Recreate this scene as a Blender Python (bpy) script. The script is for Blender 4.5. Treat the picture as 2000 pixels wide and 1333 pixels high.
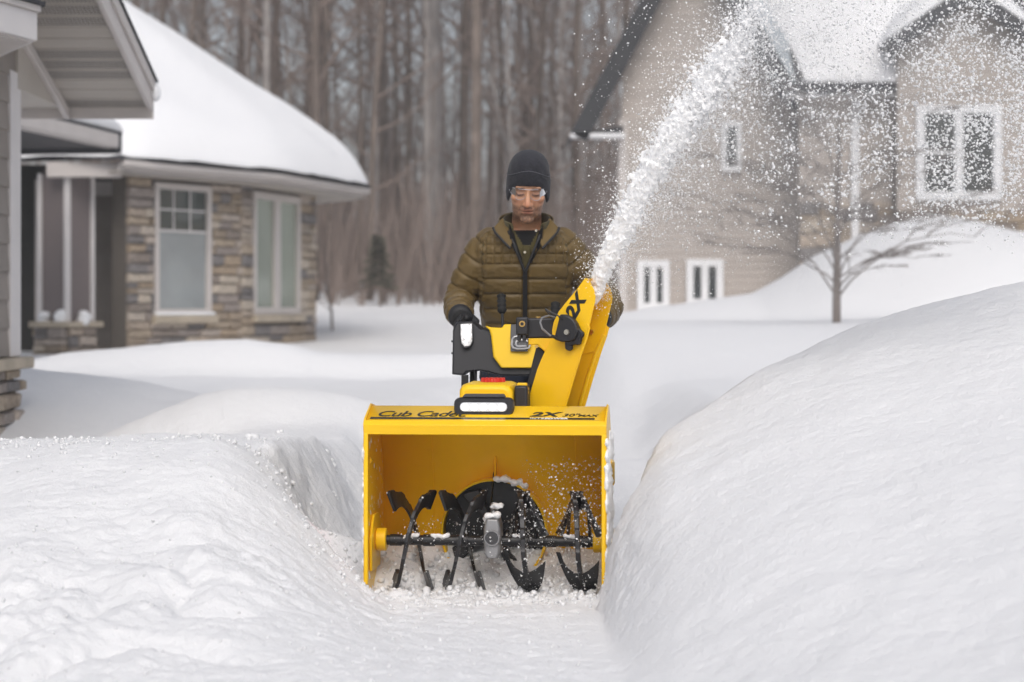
import bpy, bmesh, math, random
import numpy as np
from mathutils import Vector, Matrix

# ------------------------------------------------------------------ camera, sky, sun, exposure
for o in list(bpy.data.objects):
    bpy.data.objects.remove(o)
SC = bpy.context.scene
COL = SC.collection
F_PX, CAM_H, HOR = 4150.0, 0.95, 600.0          # focal length in photo pixels, eye height, horizon row

cam_d = bpy.data.cameras.new('camera')
cam = bpy.data.objects.new('camera', cam_d)
COL.objects.link(cam)
cam.location = (0, 0, CAM_H)
cam.rotation_euler = (math.radians(90), 0, 0)
cam_d.sensor_width = 36.0
cam_d.lens = F_PX / 2000 * 36
cam_d.shift_y = (HOR - 666.5) / 2000
cam_d.clip_start, cam_d.clip_end = 0.1, 1500
cam_d.dof.use_dof = True
cam_d.dof.focus_distance = 7.35
cam_d.dof.aperture_fstop = 2.9
cam_d.dof.aperture_blades = 0
SC.camera = cam

SUN_EL, SUN_AZ = math.radians(48), math.radians(177)   # azimuth clockwise from +Y
world = bpy.data.worlds.new('World')
SC.world = world
world.use_nodes = True
wn, wl = world.node_tree.nodes, world.node_tree.links
wn.clear()
w_out = wn.new('ShaderNodeOutputWorld')
w_bg = wn.new('ShaderNodeBackground')
w_sky = wn.new('ShaderNodeTexSky')
w_sky.sky_type = 'NISHITA'
w_sky.sun_disc = False
w_sky.sun_elevation = SUN_EL
w_sky.sun_rotation = SUN_AZ
w_sky.dust_density = 4.0
w_sky.air_density = 1.0
w_hsv = wn.new('ShaderNodeHueSaturation')             # an overcast sky: the blue is almost gone
w_hsv.inputs['Saturation'].default_value = 0.55
w_bg.inputs['Strength'].default_value = 0.15
wl.new(w_sky.outputs[0], w_hsv.inputs['Color'])
wl.new(w_hsv.outputs[0], w_bg.inputs['Color'])
wl.new(w_bg.outputs[0], w_out.inputs['Surface'])

sun_d = bpy.data.lights.new('sun', 'SUN')
sun_d.energy = 0.95
sun_d.angle = math.radians(45)
sun_d.color = (1.0, 0.97, 0.93)
sun = bpy.data.objects.new('sun', sun_d)
COL.objects.link(sun)
sd = Vector((math.sin(SUN_AZ) * math.cos(SUN_EL), math.cos(SUN_AZ) * math.cos(SUN_EL), math.sin(SUN_EL)))
sun.rotation_euler = sd.to_track_quat('Z', 'Y').to_euler()

SC.view_settings.view_transform = 'Standard'
SC.view_settings.look = 'None'
SC.view_settings.gamma = 1
SC.view_settings.use_curve_mapping = False
SC.view_settings.exposure = 0.09
SC.render.engine = 'CYCLES'
SC.cycles.use_denoising = True
SC.cycles.max_bounces = 12
SC.cycles.diffuse_bounces = 10
SC.cycles.transparent_max_bounces = 12
SC.cycles.caustics_reflective = False
SC.cycles.caustics_refractive = False

# ------------------------------------------------------------------ helpers
RNG = np.random.default_rng(11)
random.seed(5)
R = math.radians


def P(px, py, Y):
    """The world point seen at photo pixel (px, py) that lies Y metres in front of the camera plane."""
    return Vector(((px - 1000) * Y / F_PX, Y, CAM_H + (HOR - py) * Y / F_PX))


_G = np.random.default_rng(3).normal(size=(256, 3))
_G /= np.linalg.norm(_G, axis=1)[:, None]


def pnoise(x, y, z=0.0, seed=0):
    x, y, z = np.broadcast_arrays(np.asarray(x, float), np.asarray(y, float), np.asarray(z, float))
    xi, yi, zi = np.floor(x).astype(np.int64), np.floor(y).astype(np.int64), np.floor(z).astype(np.int64)
    xf, yf, zf = x - xi, y - yi, z - zi
    fade = lambda t: t * t * t * (t * (t * 6 - 15) + 10)
    u, v, w = fade(xf), fade(yf), fade(zf)
    out = 0.0
    for dx in (0, 1):
        for dy in (0, 1):
            for dz in (0, 1):
                h = (xi + dx) * 73856093 ^ (yi + dy) * 19349663 ^ (zi + dz) * 83492791 ^ (seed * 2654435)
                h = (h ^ (h >> 13)) * 1274126177
                g = _G[(h ^ (h >> 16)) & 255]
                d = g[..., 0] * (xf - dx) + g[..., 1] * (yf - dy) + g[..., 2] * (zf - dz)
                out = out + d * (u if dx else 1 - u) * (v if dy else 1 - v) * (w if dz else 1 - w)
    return out


def fbm(x, y, z=0.0, octv=4, seed=0, gain=0.5):
    a, f, s = 1.0, 1.0, 0.0
    for i in range(octv):
        s = s + a * pnoise(np.asarray(x) * f, np.asarray(y) * f, np.asarray(z) * f, seed + i)
        a *= gain
        f *= 2.03
    return s


def sstep(a, b, x):
    t = np.clip((np.asarray(x, float) - a) / (b - a), 0, 1)
    return t * t * (3 - 2 * t)


def smax(a, b, k):
    h = np.clip(0.5 + 0.5 * (a - b) / k, 0, 1)
    return b * (1 - h) + a * h + k * h * (1 - h)


# ---- materials
def mat(name, col, rough=0.6, metal=0.0, spec=0.5, coat=0.0, bump=None, vary=None, emit=None, sheen=0.0, translucent=0.0, rand=0.0):
    """col: base colour; vary=(scale, amount) mottles it; bump=(scale, distance[, detail]) gives fine relief;
    rand: lightness change from object to object."""
    m = bpy.data.materials.new(name)
    m.use_nodes = True
    n, l = m.node_tree.nodes, m.node_tree.links
    b = n['Principled BSDF']
    b.inputs['Base Color'].default_value = (*col, 1)
    b.inputs['Roughness'].default_value = rough
    b.inputs['Metallic'].default_value = metal
    b.inputs['Specular IOR Level'].default_value = spec
    b.inputs['Coat Weight'].default_value = coat
    b.inputs['Coat Roughness'].default_value = 0.12
    if sheen:
        b.inputs['Sheen Weight'].default_value = sheen
    tc = n.new('ShaderNodeTexCoord')
    src = None
    if vary or rand:
        hs = n.new('ShaderNodeHueSaturation')
        hs.inputs['Color'].default_value = (*col, 1)
        val = None
        if vary:
            t = n.new('ShaderNodeTexNoise')
            t.inputs['Scale'].default_value = vary[0]
            t.inputs['Detail'].default_value = 6
            l.new(tc.outputs['Object'], t.inputs['Vector'])
            mr = n.new('ShaderNodeMapRange')
            mr.inputs['From Min'].default_value, mr.inputs['From Max'].default_value = 0.3, 0.7
            mr.inputs['To Min'].default_value, mr.inputs['To Max'].default_value = 1 - vary[1], 1 + vary[1]
            l.new(t.outputs['Fac'], mr.inputs['Value'])
            val = mr.outputs[0]
        if rand:
            oi = n.new('ShaderNodeObjectInfo')
            mr2 = n.new('ShaderNodeMapRange')
            mr2.inputs['To Min'].default_value, mr2.inputs['To Max'].default_value = 1 - rand, 1 + rand
            l.new(oi.outputs['Random'], mr2.inputs['Value'])
            if val is None:
                val = mr2.outputs[0]
            else:
                mm = n.new('ShaderNodeMath')
                mm.operation = 'MULTIPLY'
                l.new(val, mm.inputs[0])
                l.new(mr2.outputs[0], mm.inputs[1])
                val = mm.outputs[0]
        l.new(val, hs.inputs['Value'])
        l.new(hs.outputs[0], b.inputs['Base Color'])
    if bump:
        t = n.new('ShaderNodeTexNoise')
        t.inputs['Scale'].default_value = bump[0]
        t.inputs['Detail'].default_value = bump[2] if len(bump) > 2 else 4
        l.new(tc.outputs['Object'], t.inputs['Vector'])
        bp = n.new('ShaderNodeBump')
        bp.inputs['Strength'].default_value = 1.0
        bp.inputs['Distance'].default_value = bump[1]
        l.new(t.outputs['Fac'], bp.inputs['Height'])
        l.new(bp.outputs[0], b.inputs['Normal'])
    if emit:
        b.inputs['Emission Color'].default_value = (*emit[0], 1)
        b.inputs['Emission Strength'].default_value = emit[1]
    if translucent:
        tr = n.new('ShaderNodeBsdfTranslucent')
        tr.inputs['Color'].default_value = (*col, 1)
        mx = n.new('ShaderNodeMixShader')
        mx.inputs[0].default_value = translucent
        l.new(b.outputs[0], mx.inputs[1])
        l.new(tr.outputs[0], mx.inputs[2])
        l.new(mx.outputs[0], n['Material Output'].inputs['Surface'])
    return m


def stone_mat(name, stops, bump=0.008):
    m = mat(name, (0.3, 0.26, 0.22), 0.9, bump=(14, bump, 6))
    n, l = m.node_tree.nodes, m.node_tree.links
    b = n['Principled BSDF']
    oi = n.new('ShaderNodeObjectInfo')
    cr = n.new('ShaderNodeValToRGB')
    cr.color_ramp.interpolation = 'CONSTANT'
    while len(cr.color_ramp.elements) > 1:
        cr.color_ramp.elements.remove(cr.color_ramp.elements[0])
    cr.color_ramp.elements[0].position = 0
    cr.color_ramp.elements[0].color = (*stops[0], 1)
    for i, c in enumerate(stops[1:], 1):
        e = cr.color_ramp.elements.new(i / len(stops))
        e.color = (*c, 1)
    l.new(oi.outputs['Random'], cr.inputs[0])
    tc = n.new('ShaderNodeTexCoord')
    t = n.new('ShaderNodeTexNoise')
    t.inputs['Scale'].default_value = 2.5
    t.inputs['Detail'].default_value = 6
    l.new(tc.outputs['Object'], t.inputs['Vector'])
    mr = n.new('ShaderNodeMapRange')
    mr.inputs['From Min'].default_value, mr.inputs['From Max'].default_value = 0.3, 0.7
    mr.inputs['To Min'].default_value, mr.inputs['To Max'].default_value = 0.75, 1.25
    l.new(t.outputs['Fac'], mr.inputs['Value'])
    hs = n.new('ShaderNodeHueSaturation')
    l.new(cr.outputs[0], hs.inputs['Color'])
    l.new(mr.outputs[0], hs.inputs['Value'])
    l.new(hs.outputs[0], b.inputs['Base Color'])
    return m


def snow_mat(name, b1=0.012, b2=0.004, tint=False, alb=.90):
    m = mat(name, (alb, alb * 1.003, alb * 1.015), 0.7, spec=0.25)
    n, l = m.node_tree.nodes, m.node_tree.links
    b = n['Principled BSDF']
    tc = n.new('ShaderNodeTexCoord')
    prev = None
    for sc, d in ((9, b1), (38, b1 * 0.5), (140, b2)):
        t = n.new('ShaderNodeTexNoise')
        t.inputs['Scale'].default_value = sc
        t.inputs['Detail'].default_value = 5
        t.inputs['Roughness'].default_value = 0.6
        l.new(tc.outputs['Object'], t.inputs['Vector'])
        bp = n.new('ShaderNodeBump')
        bp.inputs['Strength'].default_value = 0.8
        bp.inputs['Distance'].default_value = d
        l.new(t.outputs['Fac'], bp.inputs['Height'])
        if prev:
            l.new(prev.outputs[0], bp.inputs['Normal'])
        prev = bp
    l.new(prev.outputs[0], b.inputs['Normal'])
    if tint:                                       # pinkish tint along the cut edge of the left bank
        at = n.new('ShaderNodeAttribute')
        at.attribute_name = 'pink_tint'
        mx = n.new('ShaderNodeMix')
        mx.data_type = 'RGBA'
        mx.inputs['A'].default_value = (alb, alb * 1.003, alb * 1.015, 1)
        mx.inputs['B'].default_value = (0.80, 0.64, 0.66, 1)
        l.new(at.outputs['Fac'], mx.inputs['Factor'])
        l.new(mx.outputs['Result'], b.inputs['Base Color'])
    return m


M = {}
M['snow'] = snow_mat('snow', tint=True, alb=.745)
M['roof_snow'] = snow_mat('roof_snow', 0.01, 0.002, alb=.84)
M['flake'] = mat('flake', (0.985, 0.986, 0.99), 0.8, spec=0.1, translucent=0.4)
M['jet'] = mat('packed_flakes', (0.985, 0.986, 0.99), 0.8, spec=0.1)
M['yellow'] = mat('yellow_paint', (0.88, 0.53, 0.008), 0.34, spec=.3, coat=0.25, bump=(260, 0.0001), vary=(5, 0.05))
M['yellow_plastic'] = mat('yellow_plastic', (0.88, 0.55, 0.006), 0.42, spec=.35, coat=0.1)
M['black_metal'] = mat('black_metal', (0.012, 0.012, 0.014), 0.42, bump=(60, 0.0008), vary=(20, 0.4))
M['black_plastic'] = mat('black_plastic', (0.014, 0.014, 0.018), 0.48, bump=(400, 0.0002))
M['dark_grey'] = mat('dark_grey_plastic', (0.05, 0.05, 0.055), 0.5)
M['rubber'] = mat('rubber', (0.012, 0.012, 0.012), 0.85)
M['cast'] = mat('cast_aluminium', (0.33, 0.33, 0.34), 0.5, metal=0.7, bump=(120, 0.0006))
M['steel'] = mat('zinc_steel', (0.6, 0.56, 0.48), 0.3, metal=1.0)
M['brass'] = mat('brass', (0.65, 0.42, 0.14), 0.3, metal=1.0)
M['red'] = mat('red_plastic', (0.55, 0.022, 0.01), 0.45)
M['led'] = mat('lit_lens', (0.9, 0.9, 0.9), 0.2, emit=((1, 1, 1), 1.6))
M['lens'] = mat('lamp_lens', (0.35, 0.35, 0.37), 0.15, emit=((0.95, 0.97, 1), 0.42))
M['reflector'] = mat('lamp_reflector', (0.8, 0.8, 0.8), 0.15, metal=0.0, emit=((0.95, 0.97, 1), 0.06), vary=(70, 0.6))
M['ink_black'] = mat('print_black', (0.012, 0.012, 0.012), 0.35)
M['ink_grey'] = mat('print_grey', (0.20, 0.20, 0.21), 0.4)
M['ink_white'] = mat('print_white', (0.8, 0.8, 0.8), 0.4)
M['jacket'] = mat('olive_nylon', (0.122, 0.079, 0.024), 0.5, spec=0.4, bump=(180, 0.0006), vary=(14, 0.12), sheen=0.04)
M['fleece'] = mat('olive_fleece', (0.065, 0.052, 0.016), 0.95, bump=(260, 0.0012), vary=(40, 0.2), sheen=0.2)
M['tee'] = mat('black_cotton', (0.008, 0.008, 0.009), 0.9)
M['lining'] = mat('black_lining', (0.010, 0.010, 0.012), 0.7)
M['zip'] = mat('zip_tape', (0.010, 0.010, 0.012), 0.6, bump=(500, 0.0006))
M['navy'] = mat('navy_trousers', (0.012, 0.018, 0.035), 0.8, bump=(200, 0.0006))
M['boot'] = mat('boot_leather', (0.03, 0.02, 0.013), 0.6)
M['glove'] = mat('black_glove', (0.012, 0.012, 0.013), 0.6, bump=(220, 0.001))
M['knit'] = mat('charcoal_knit', (0.019, 0.0195, 0.026), 0.95, bump=(330, 0.0016), vary=(120, 0.35), sheen=0.08)
M['trim'] = mat('taupe_trim', (0.54, 0.50, 0.475), 0.6, bump=(30, 0.002), vary=(3, 0.06))
M['trim_light'] = mat('pale_trim', (0.64, 0.61, 0.60), 0.55, vary=(3, 0.05))
M['soffit'] = mat('taupe_soffit', (0.42, 0.38, 0.335), 0.6, vary=(2, 0.05))
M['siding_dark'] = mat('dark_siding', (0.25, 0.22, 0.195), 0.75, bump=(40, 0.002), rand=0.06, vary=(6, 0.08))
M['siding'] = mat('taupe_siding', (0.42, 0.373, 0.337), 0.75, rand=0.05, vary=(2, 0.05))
M['mauve'] = mat('mauve_panel', (0.17, 0.143, 0.14), 0.75)
M['white_trim'] = mat('white_trim', (0.75, 0.75, 0.76), 0.55)
M['shingle'] = mat('dark_shingle', (0.035, 0.035, 0.04), 0.9, bump=(30, 0.01), vary=(12, 0.3))
M['gutter_dark'] = mat('dark_fascia', (0.028, 0.029, 0.033), 0.6)
M['mortar'] = mat('mortar', (0.13, 0.115, 0.10), 0.95, bump=(40, 0.004))
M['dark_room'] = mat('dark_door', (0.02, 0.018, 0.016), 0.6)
M['glass_grey'] = mat('glass_over_blind', (0.30, 0.325, 0.33), 0.06, spec=0.8, vary=(0.9, 0.25))
M['glass_dark'] = mat('glass_dark', (0.055, 0.065, 0.06), 0.05, spec=0.8)
M['glass_green'] = mat('glass_over_curtain', (0.27, 0.30, 0.245), 0.08, spec=0.7, vary=(0.6, 0.3))
M['glass_black'] = mat('glass_black', (0.03, 0.036, 0.038), 0.06, spec=0.8)
M['stone'] = stone_mat('ledge_stone', [(0.40, 0.33, 0.265), (0.31, 0.25, 0.19), (0.45, 0.39, 0.33), (0.25, 0.21, 0.18),
                                       (0.48, 0.415, 0.34), (0.35, 0.275, 0.20), (0.29, 0.25, 0.225), (0.42, 0.36, 0.31),
                                       (0.20, 0.185, 0.18), (0.38, 0.31, 0.235)])
M['cap'] = mat('limestone', (0.42, 0.36, 0.28), 0.85, bump=(20, 0.004), vary=(4, 0.15))
M['bark'] = mat('grey_bark', (0.165, 0.134, 0.115), 0.95, bump=(18, 0.02), vary=(3, 0.3), rand=0.25)
M['bark_light'] = mat('pale_bark', (0.30, 0.275, 0.26), 0.95, bump=(18, 0.02), vary=(3, 0.3), rand=0.25)
M['twig'] = mat('twig', (0.24, 0.19, 0.165), 0.95, rand=0.2)
M['needle'] = mat('needles', (0.10, 0.098, 0.072), 0.9, vary=(6, 0.3))
M['bark_ornamental'] = mat('ornamental_bark', (0.20, 0.172, 0.158), 0.9, bump=(40, 0.006), vary=(12, 0.3))


# ---- mesh building
def np_mesh(name, V, Fc, smooth=False):
    V = np.ascontiguousarray(V, dtype=np.float32)
    Fc = np.ascontiguousarray(Fc, dtype=np.int32)
    me = bpy.data.meshes.new(name)
    k = Fc.shape[1]
    me.vertices.add(len(V))
    me.vertices.foreach_set('co', V.ravel())
    me.loops.add(Fc.size)
    me.loops.foreach_set('vertex_index', Fc.ravel())
    me.polygons.add(len(Fc))
    me.polygons.foreach_set('loop_start', np.arange(0, Fc.size, k, dtype=np.int32))
    me.polygons.foreach_set('loop_total', np.full(len(Fc), k, dtype=np.int32))
    if smooth:
        me.polygons.foreach_set('use_smooth', np.ones(len(Fc), dtype=bool))
    me.update(calc_edges=True)
    me.validate()
    return me


def link(name, data, material=None, parent=None, loc=None):
    o = bpy.data.objects.new(name, data)
    COL.objects.link(o)
    if material is not None and data is not None:
        for mm in (material if isinstance(material, (list, tuple)) else [material]):
            data.materials.append(mm)
    if parent is not None:
        o.parent = parent
    if loc is not None:
        o.location = loc
    return o


def tag(o, label=None, cat=None, group=None, kind=None):
    if label: o['label'] = label
    if cat: o['category'] = cat
    if group: o['group'] = group
    if kind: o['kind'] = kind
    return o


def empty(name, loc=(0, 0, 0), rz=0.0, parent=None):
    o = bpy.data.objects.new(name, None)
    COL.objects.link(o)
    o.location = loc
    o.rotation_euler = (0, 0, rz)
    o.empty_display_size = 0.1
    if parent: o.parent = parent
    return o


def frame_of(d, up=(0, 0, 1)):
    d = Vector(d).normalized()
    u = Vector(up)
    if abs(d.dot(u)) > 0.98:
        u = Vector((0, 1, 0))
    a = d.cross(u).normalized()
    return a, a.cross(d).normalized()


class MB:
    def __init__(s):
        s.v, s.f = [], []

    def add(s, vs, fs):
        k = len(s.v)
        s.v += [tuple(v) for v in vs]
        s.f += [tuple(i + k for i in f) for f in fs]
        return s

    def box(s, x0, x1, y0, y1, z0, z1, mtx=None):
        vs = [Vector((x, y, z)) for z in (z0, z1) for y in (y0, y1) for x in (x0, x1)]
        if mtx is not None:
            vs = [mtx @ v for v in vs]
        return s.add(vs, [(0, 2, 3, 1), (4, 5, 7, 6), (0, 1, 5, 4), (2, 6, 7, 3), (0, 4, 6, 2), (1, 3, 7, 5)])

    def rings(s, rs, caps=True):
        """rs: list of equally long rings of points; joins them into a skin."""
        n = len(rs[0])
        vs = [p for r in rs for p in r]
        fs = []
        for i in range(len(rs) - 1):
            for j in range(n):
                k = (j + 1) % n
                fs.append((i * n + j, i * n + k, (i + 1) * n + k, (i + 1) * n + j))
        if caps:
            fs.append(tuple(range(n - 1, -1, -1)))
            fs.append(tuple((len(rs) - 1) * n + j for j in range(n)))
        return s.add(vs, fs)

    def tube(s, pts, rad, n=10, caps=True):
        pts = [Vector(p) for p in pts]
        if not isinstance(rad, (list, tuple)):
            rad = [rad] * len(pts)
        rs, a = [], None
        for i, p in enumerate(pts):
            d = (pts[min(i + 1, len(pts) - 1)] - pts[max(i - 1, 0)]).normalized()
            if a is None:
                a, b = frame_of(d)
            else:
                a = (a - d * a.dot(d)).normalized()
                b = a.cross(d).normalized()
            rs.append([p + (a * math.cos(t) + b * math.sin(t)) * rad[i] for t in [2 * math.pi * j / n for j in range(n)]])
        return s.rings(rs, caps)

    def ellipsoid(s, c, r, n=16, m=10, mtx=None):
        vs = [Vector((0, 0, -1))]
        for i in range(1, m):
            t = math.pi * i / m - math.pi / 2
            for j in range(n):
                a = 2 * math.pi * j / n
                vs.append(Vector((math.cos(t) * math.cos(a), math.cos(t) * math.sin(a), math.sin(t))))
        vs.append(Vector((0, 0, 1)))
        fs = [(0, 1 + (j + 1) % n, 1 + j) for j in range(n)]
        for i in range(m - 2):
            for j in range(n):
                a, b = 1 + i * n + j, 1 + i * n + (j + 1) % n
                fs.append((a, b, b + n, a + n))
        e = len(vs) - 1
        fs += [(e, e - n + j, e - n + (j + 1) % n) for j in range(n)]
        out = []
        r = (r, r, r) if isinstance(r, (int, float)) else r
        for v in vs:
            p = Vector((v.x * r[0], v.y * r[1], v.z * r[2])) + Vector(c)
            out.append(mtx @ p if mtx is not None else p)
        return s.add(out, fs)

    def prism(s, poly, ex, to3):
        """poly: 2-D outline; to3(a, b, t): its point at depth t; extruded from t=ex[0] to t=ex[1]."""
        n = len(poly)
        vs = [to3(a, b, ex[0]) for a, b in poly] + [to3(a, b, ex[1]) for a, b in poly]
        fs = [tuple(range(n)), tuple(range(2 * n - 1, n - 1, -1))]
        fs += [(j, j + n, (j + 1) % n + n, (j + 1) % n) for j in range(n)]
        return s.add(vs, fs)

    def mesh(s, name):
        me = bpy.data.meshes.new(name)
        me.from_pydata(s.v, [], s.f)
        bm = bmesh.new()
        bm.from_mesh(me)
        bmesh.ops.recalc_face_normals(bm, faces=bm.faces)
        bm.to_mesh(me)
        bm.free()
        return me

    def build(s, name, material, parent=None, bevel=0, seg=2, sharp=35, loc=None, solid=0, sub=0):
        me = s.mesh(name)
        me.polygons.foreach_set('use_smooth', np.ones(len(me.polygons), dtype=bool))
        me.set_sharp_from_angle(angle=R(sharp))
        o = link(name, me, material, parent, loc)
        if solid:
            md = o.modifiers.new('thickness', 'SOLIDIFY')
            md.thickness = solid
            md.offset = 0
        if sub:
            md = o.modifiers.new('round', 'SUBSURF')
            md.levels = md.render_levels = sub
        if bevel:
            md = o.modifiers.new('edge', 'BEVEL')
            md.width = bevel
            md.segments = seg
            md.limit_method = 'ANGLE'
            md.angle_limit = R(35)
            md.harden_normals = False
        return o


def evaluated(o, name):
    """The object's mesh with its modifiers applied; the source object is removed."""
    dg = bpy.context.evaluated_depsgraph_get()
    dg.update()
    me = bpy.data.meshes.new_from_object(o.evaluated_get(dg))
    me.name = name
    bpy.data.objects.remove(o)
    return me


def remesh(mb, name, voxel, smooth=0, fac=0.5):
    me = mb.mesh(name)
    o = link('shape', me)
    md = o.modifiers.new('r', 'REMESH')
    md.mode = 'VOXEL'
    md.voxel_size = voxel
    if smooth:
        ms = o.modifiers.new('s', 'SMOOTH')
        ms.factor = fac
        ms.iterations = smooth
    out = evaluated(o, name)
    out.polygons.foreach_set('use_smooth', np.ones(len(out.polygons), dtype=bool))
    return out


def verts_of(me):
    a = np.empty(len(me.vertices) * 3, dtype=np.float32)
    me.vertices.foreach_get('co', a)
    return a.reshape(-1, 3).astype(float)


def normals_of(me):
    a = np.empty(len(me.vertices) * 3, dtype=np.float32)
    me.vertex_normals.foreach_get('vector', a)
    return a.reshape(-1, 3).astype(float)


def set_verts(me, V):
    me.vertices.foreach_set('co', np.ascontiguousarray(V, dtype=np.float32).ravel())
    me.update()


def text_mesh(body, size, shear=0.0, offset=0.0, extrude=0.0006, align='LEFT', spacing=1.0, sx=1.0):
    cu = bpy.data.curves.new('lettering', 'FONT')
    cu.body = body
    cu.size = size
    cu.shear = shear
    cu.offset = offset
    cu.extrude = extrude
    cu.align_x = align
    cu.space_character = spacing
    o = link('lettering', cu)
    me = evaluated(o, 'lettering')
    V = verts_of(me)
    V[:, 0] *= sx
    set_verts(me, V)
    return me


def copy_thing(o, parent=None):
    c = o.copy()
    COL.objects.link(c)
    c.parent = parent
    for ch in list(o.children):
        copy_thing(ch, c)
    return c


def basis(origin, ex, ey, ez):
    m = Matrix.Identity(4)
    for i, e in enumerate((ex, ey, ez)):
        e = Vector(e)
        for k in range(3):
            m[k][i] = e[k]
    for k in range(3):
        m[k][3] = Vector(origin)[k]
    return m

WR = {}


def world_root(name, loc, rz=0.0):
    """An Empty at a thing's base whose parts are written in world coordinates."""
    o = empty(name, loc, rz)
    WR[o.name] = (Matrix.Translation(Vector(loc)) @ Matrix.Rotation(rz, 4, 'Z')).inverted()
    return o


_link0 = link


def link(name, data, material=None, parent=None, loc=None):
    o = _link0(name, data, material, parent, loc)
    if parent is not None and parent.name in WR:
        o.matrix_parent_inverse = WR[parent.name]
    return o


# ================================================================== the snow-covered ground
def ip(x, xs, ys):
    return np.interp(x, xs, ys)


def px_curve(x, Y, pts):
    """Crest heights given as photo points (px, py) at distance Y, as a function of x."""
    xs = [(p[0] - 1000) * Y / F_PX for p in pts]
    zs = [CAM_H + (HOR - p[1]) * Y / F_PX for p in pts]
    return np.interp(x, xs, zs)


_bp = [(1100, 1175, 6.72, .02), (1172, 1105, 6.74, .03), (1190, 1000, 6.90, .05), (1230, 930, 6.98, .06), (1290, 850, 7.05, .075), (1390, 790, 7.15, .10), (1480, 730, 7.3, .12),
       (1640, 645, 7.5, .16), (1800, 595, 7.6, .20), (2000, 545, 7.7, .25), (2300, 490, 7.8, .34), (3000, 420, 7.9, .5), (6000, 380, 8.0, .7)]
BU = np.linspace(-.2, 1.3, 3001)
_k = np.exp(-(np.arange(-40, 41) / 14.0) ** 2)
_k /= _k.sum()
_sm = lambda v: np.convolve(np.pad(v, 40, mode='edge'), _k, mode='valid')
_bu = [(p[0] - 1000) / F_PX for p in _bp]
BZC = _sm(np.interp(BU, _bu, [CAM_H + (HOR - p[1]) * p[2] / F_PX for p in _bp]))
BYC = _sm(np.interp(BU, _bu, [p[2] for p in _bp]))
BZN = _sm(np.interp(BU, _bu, [p[3] for p in _bp]))


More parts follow.
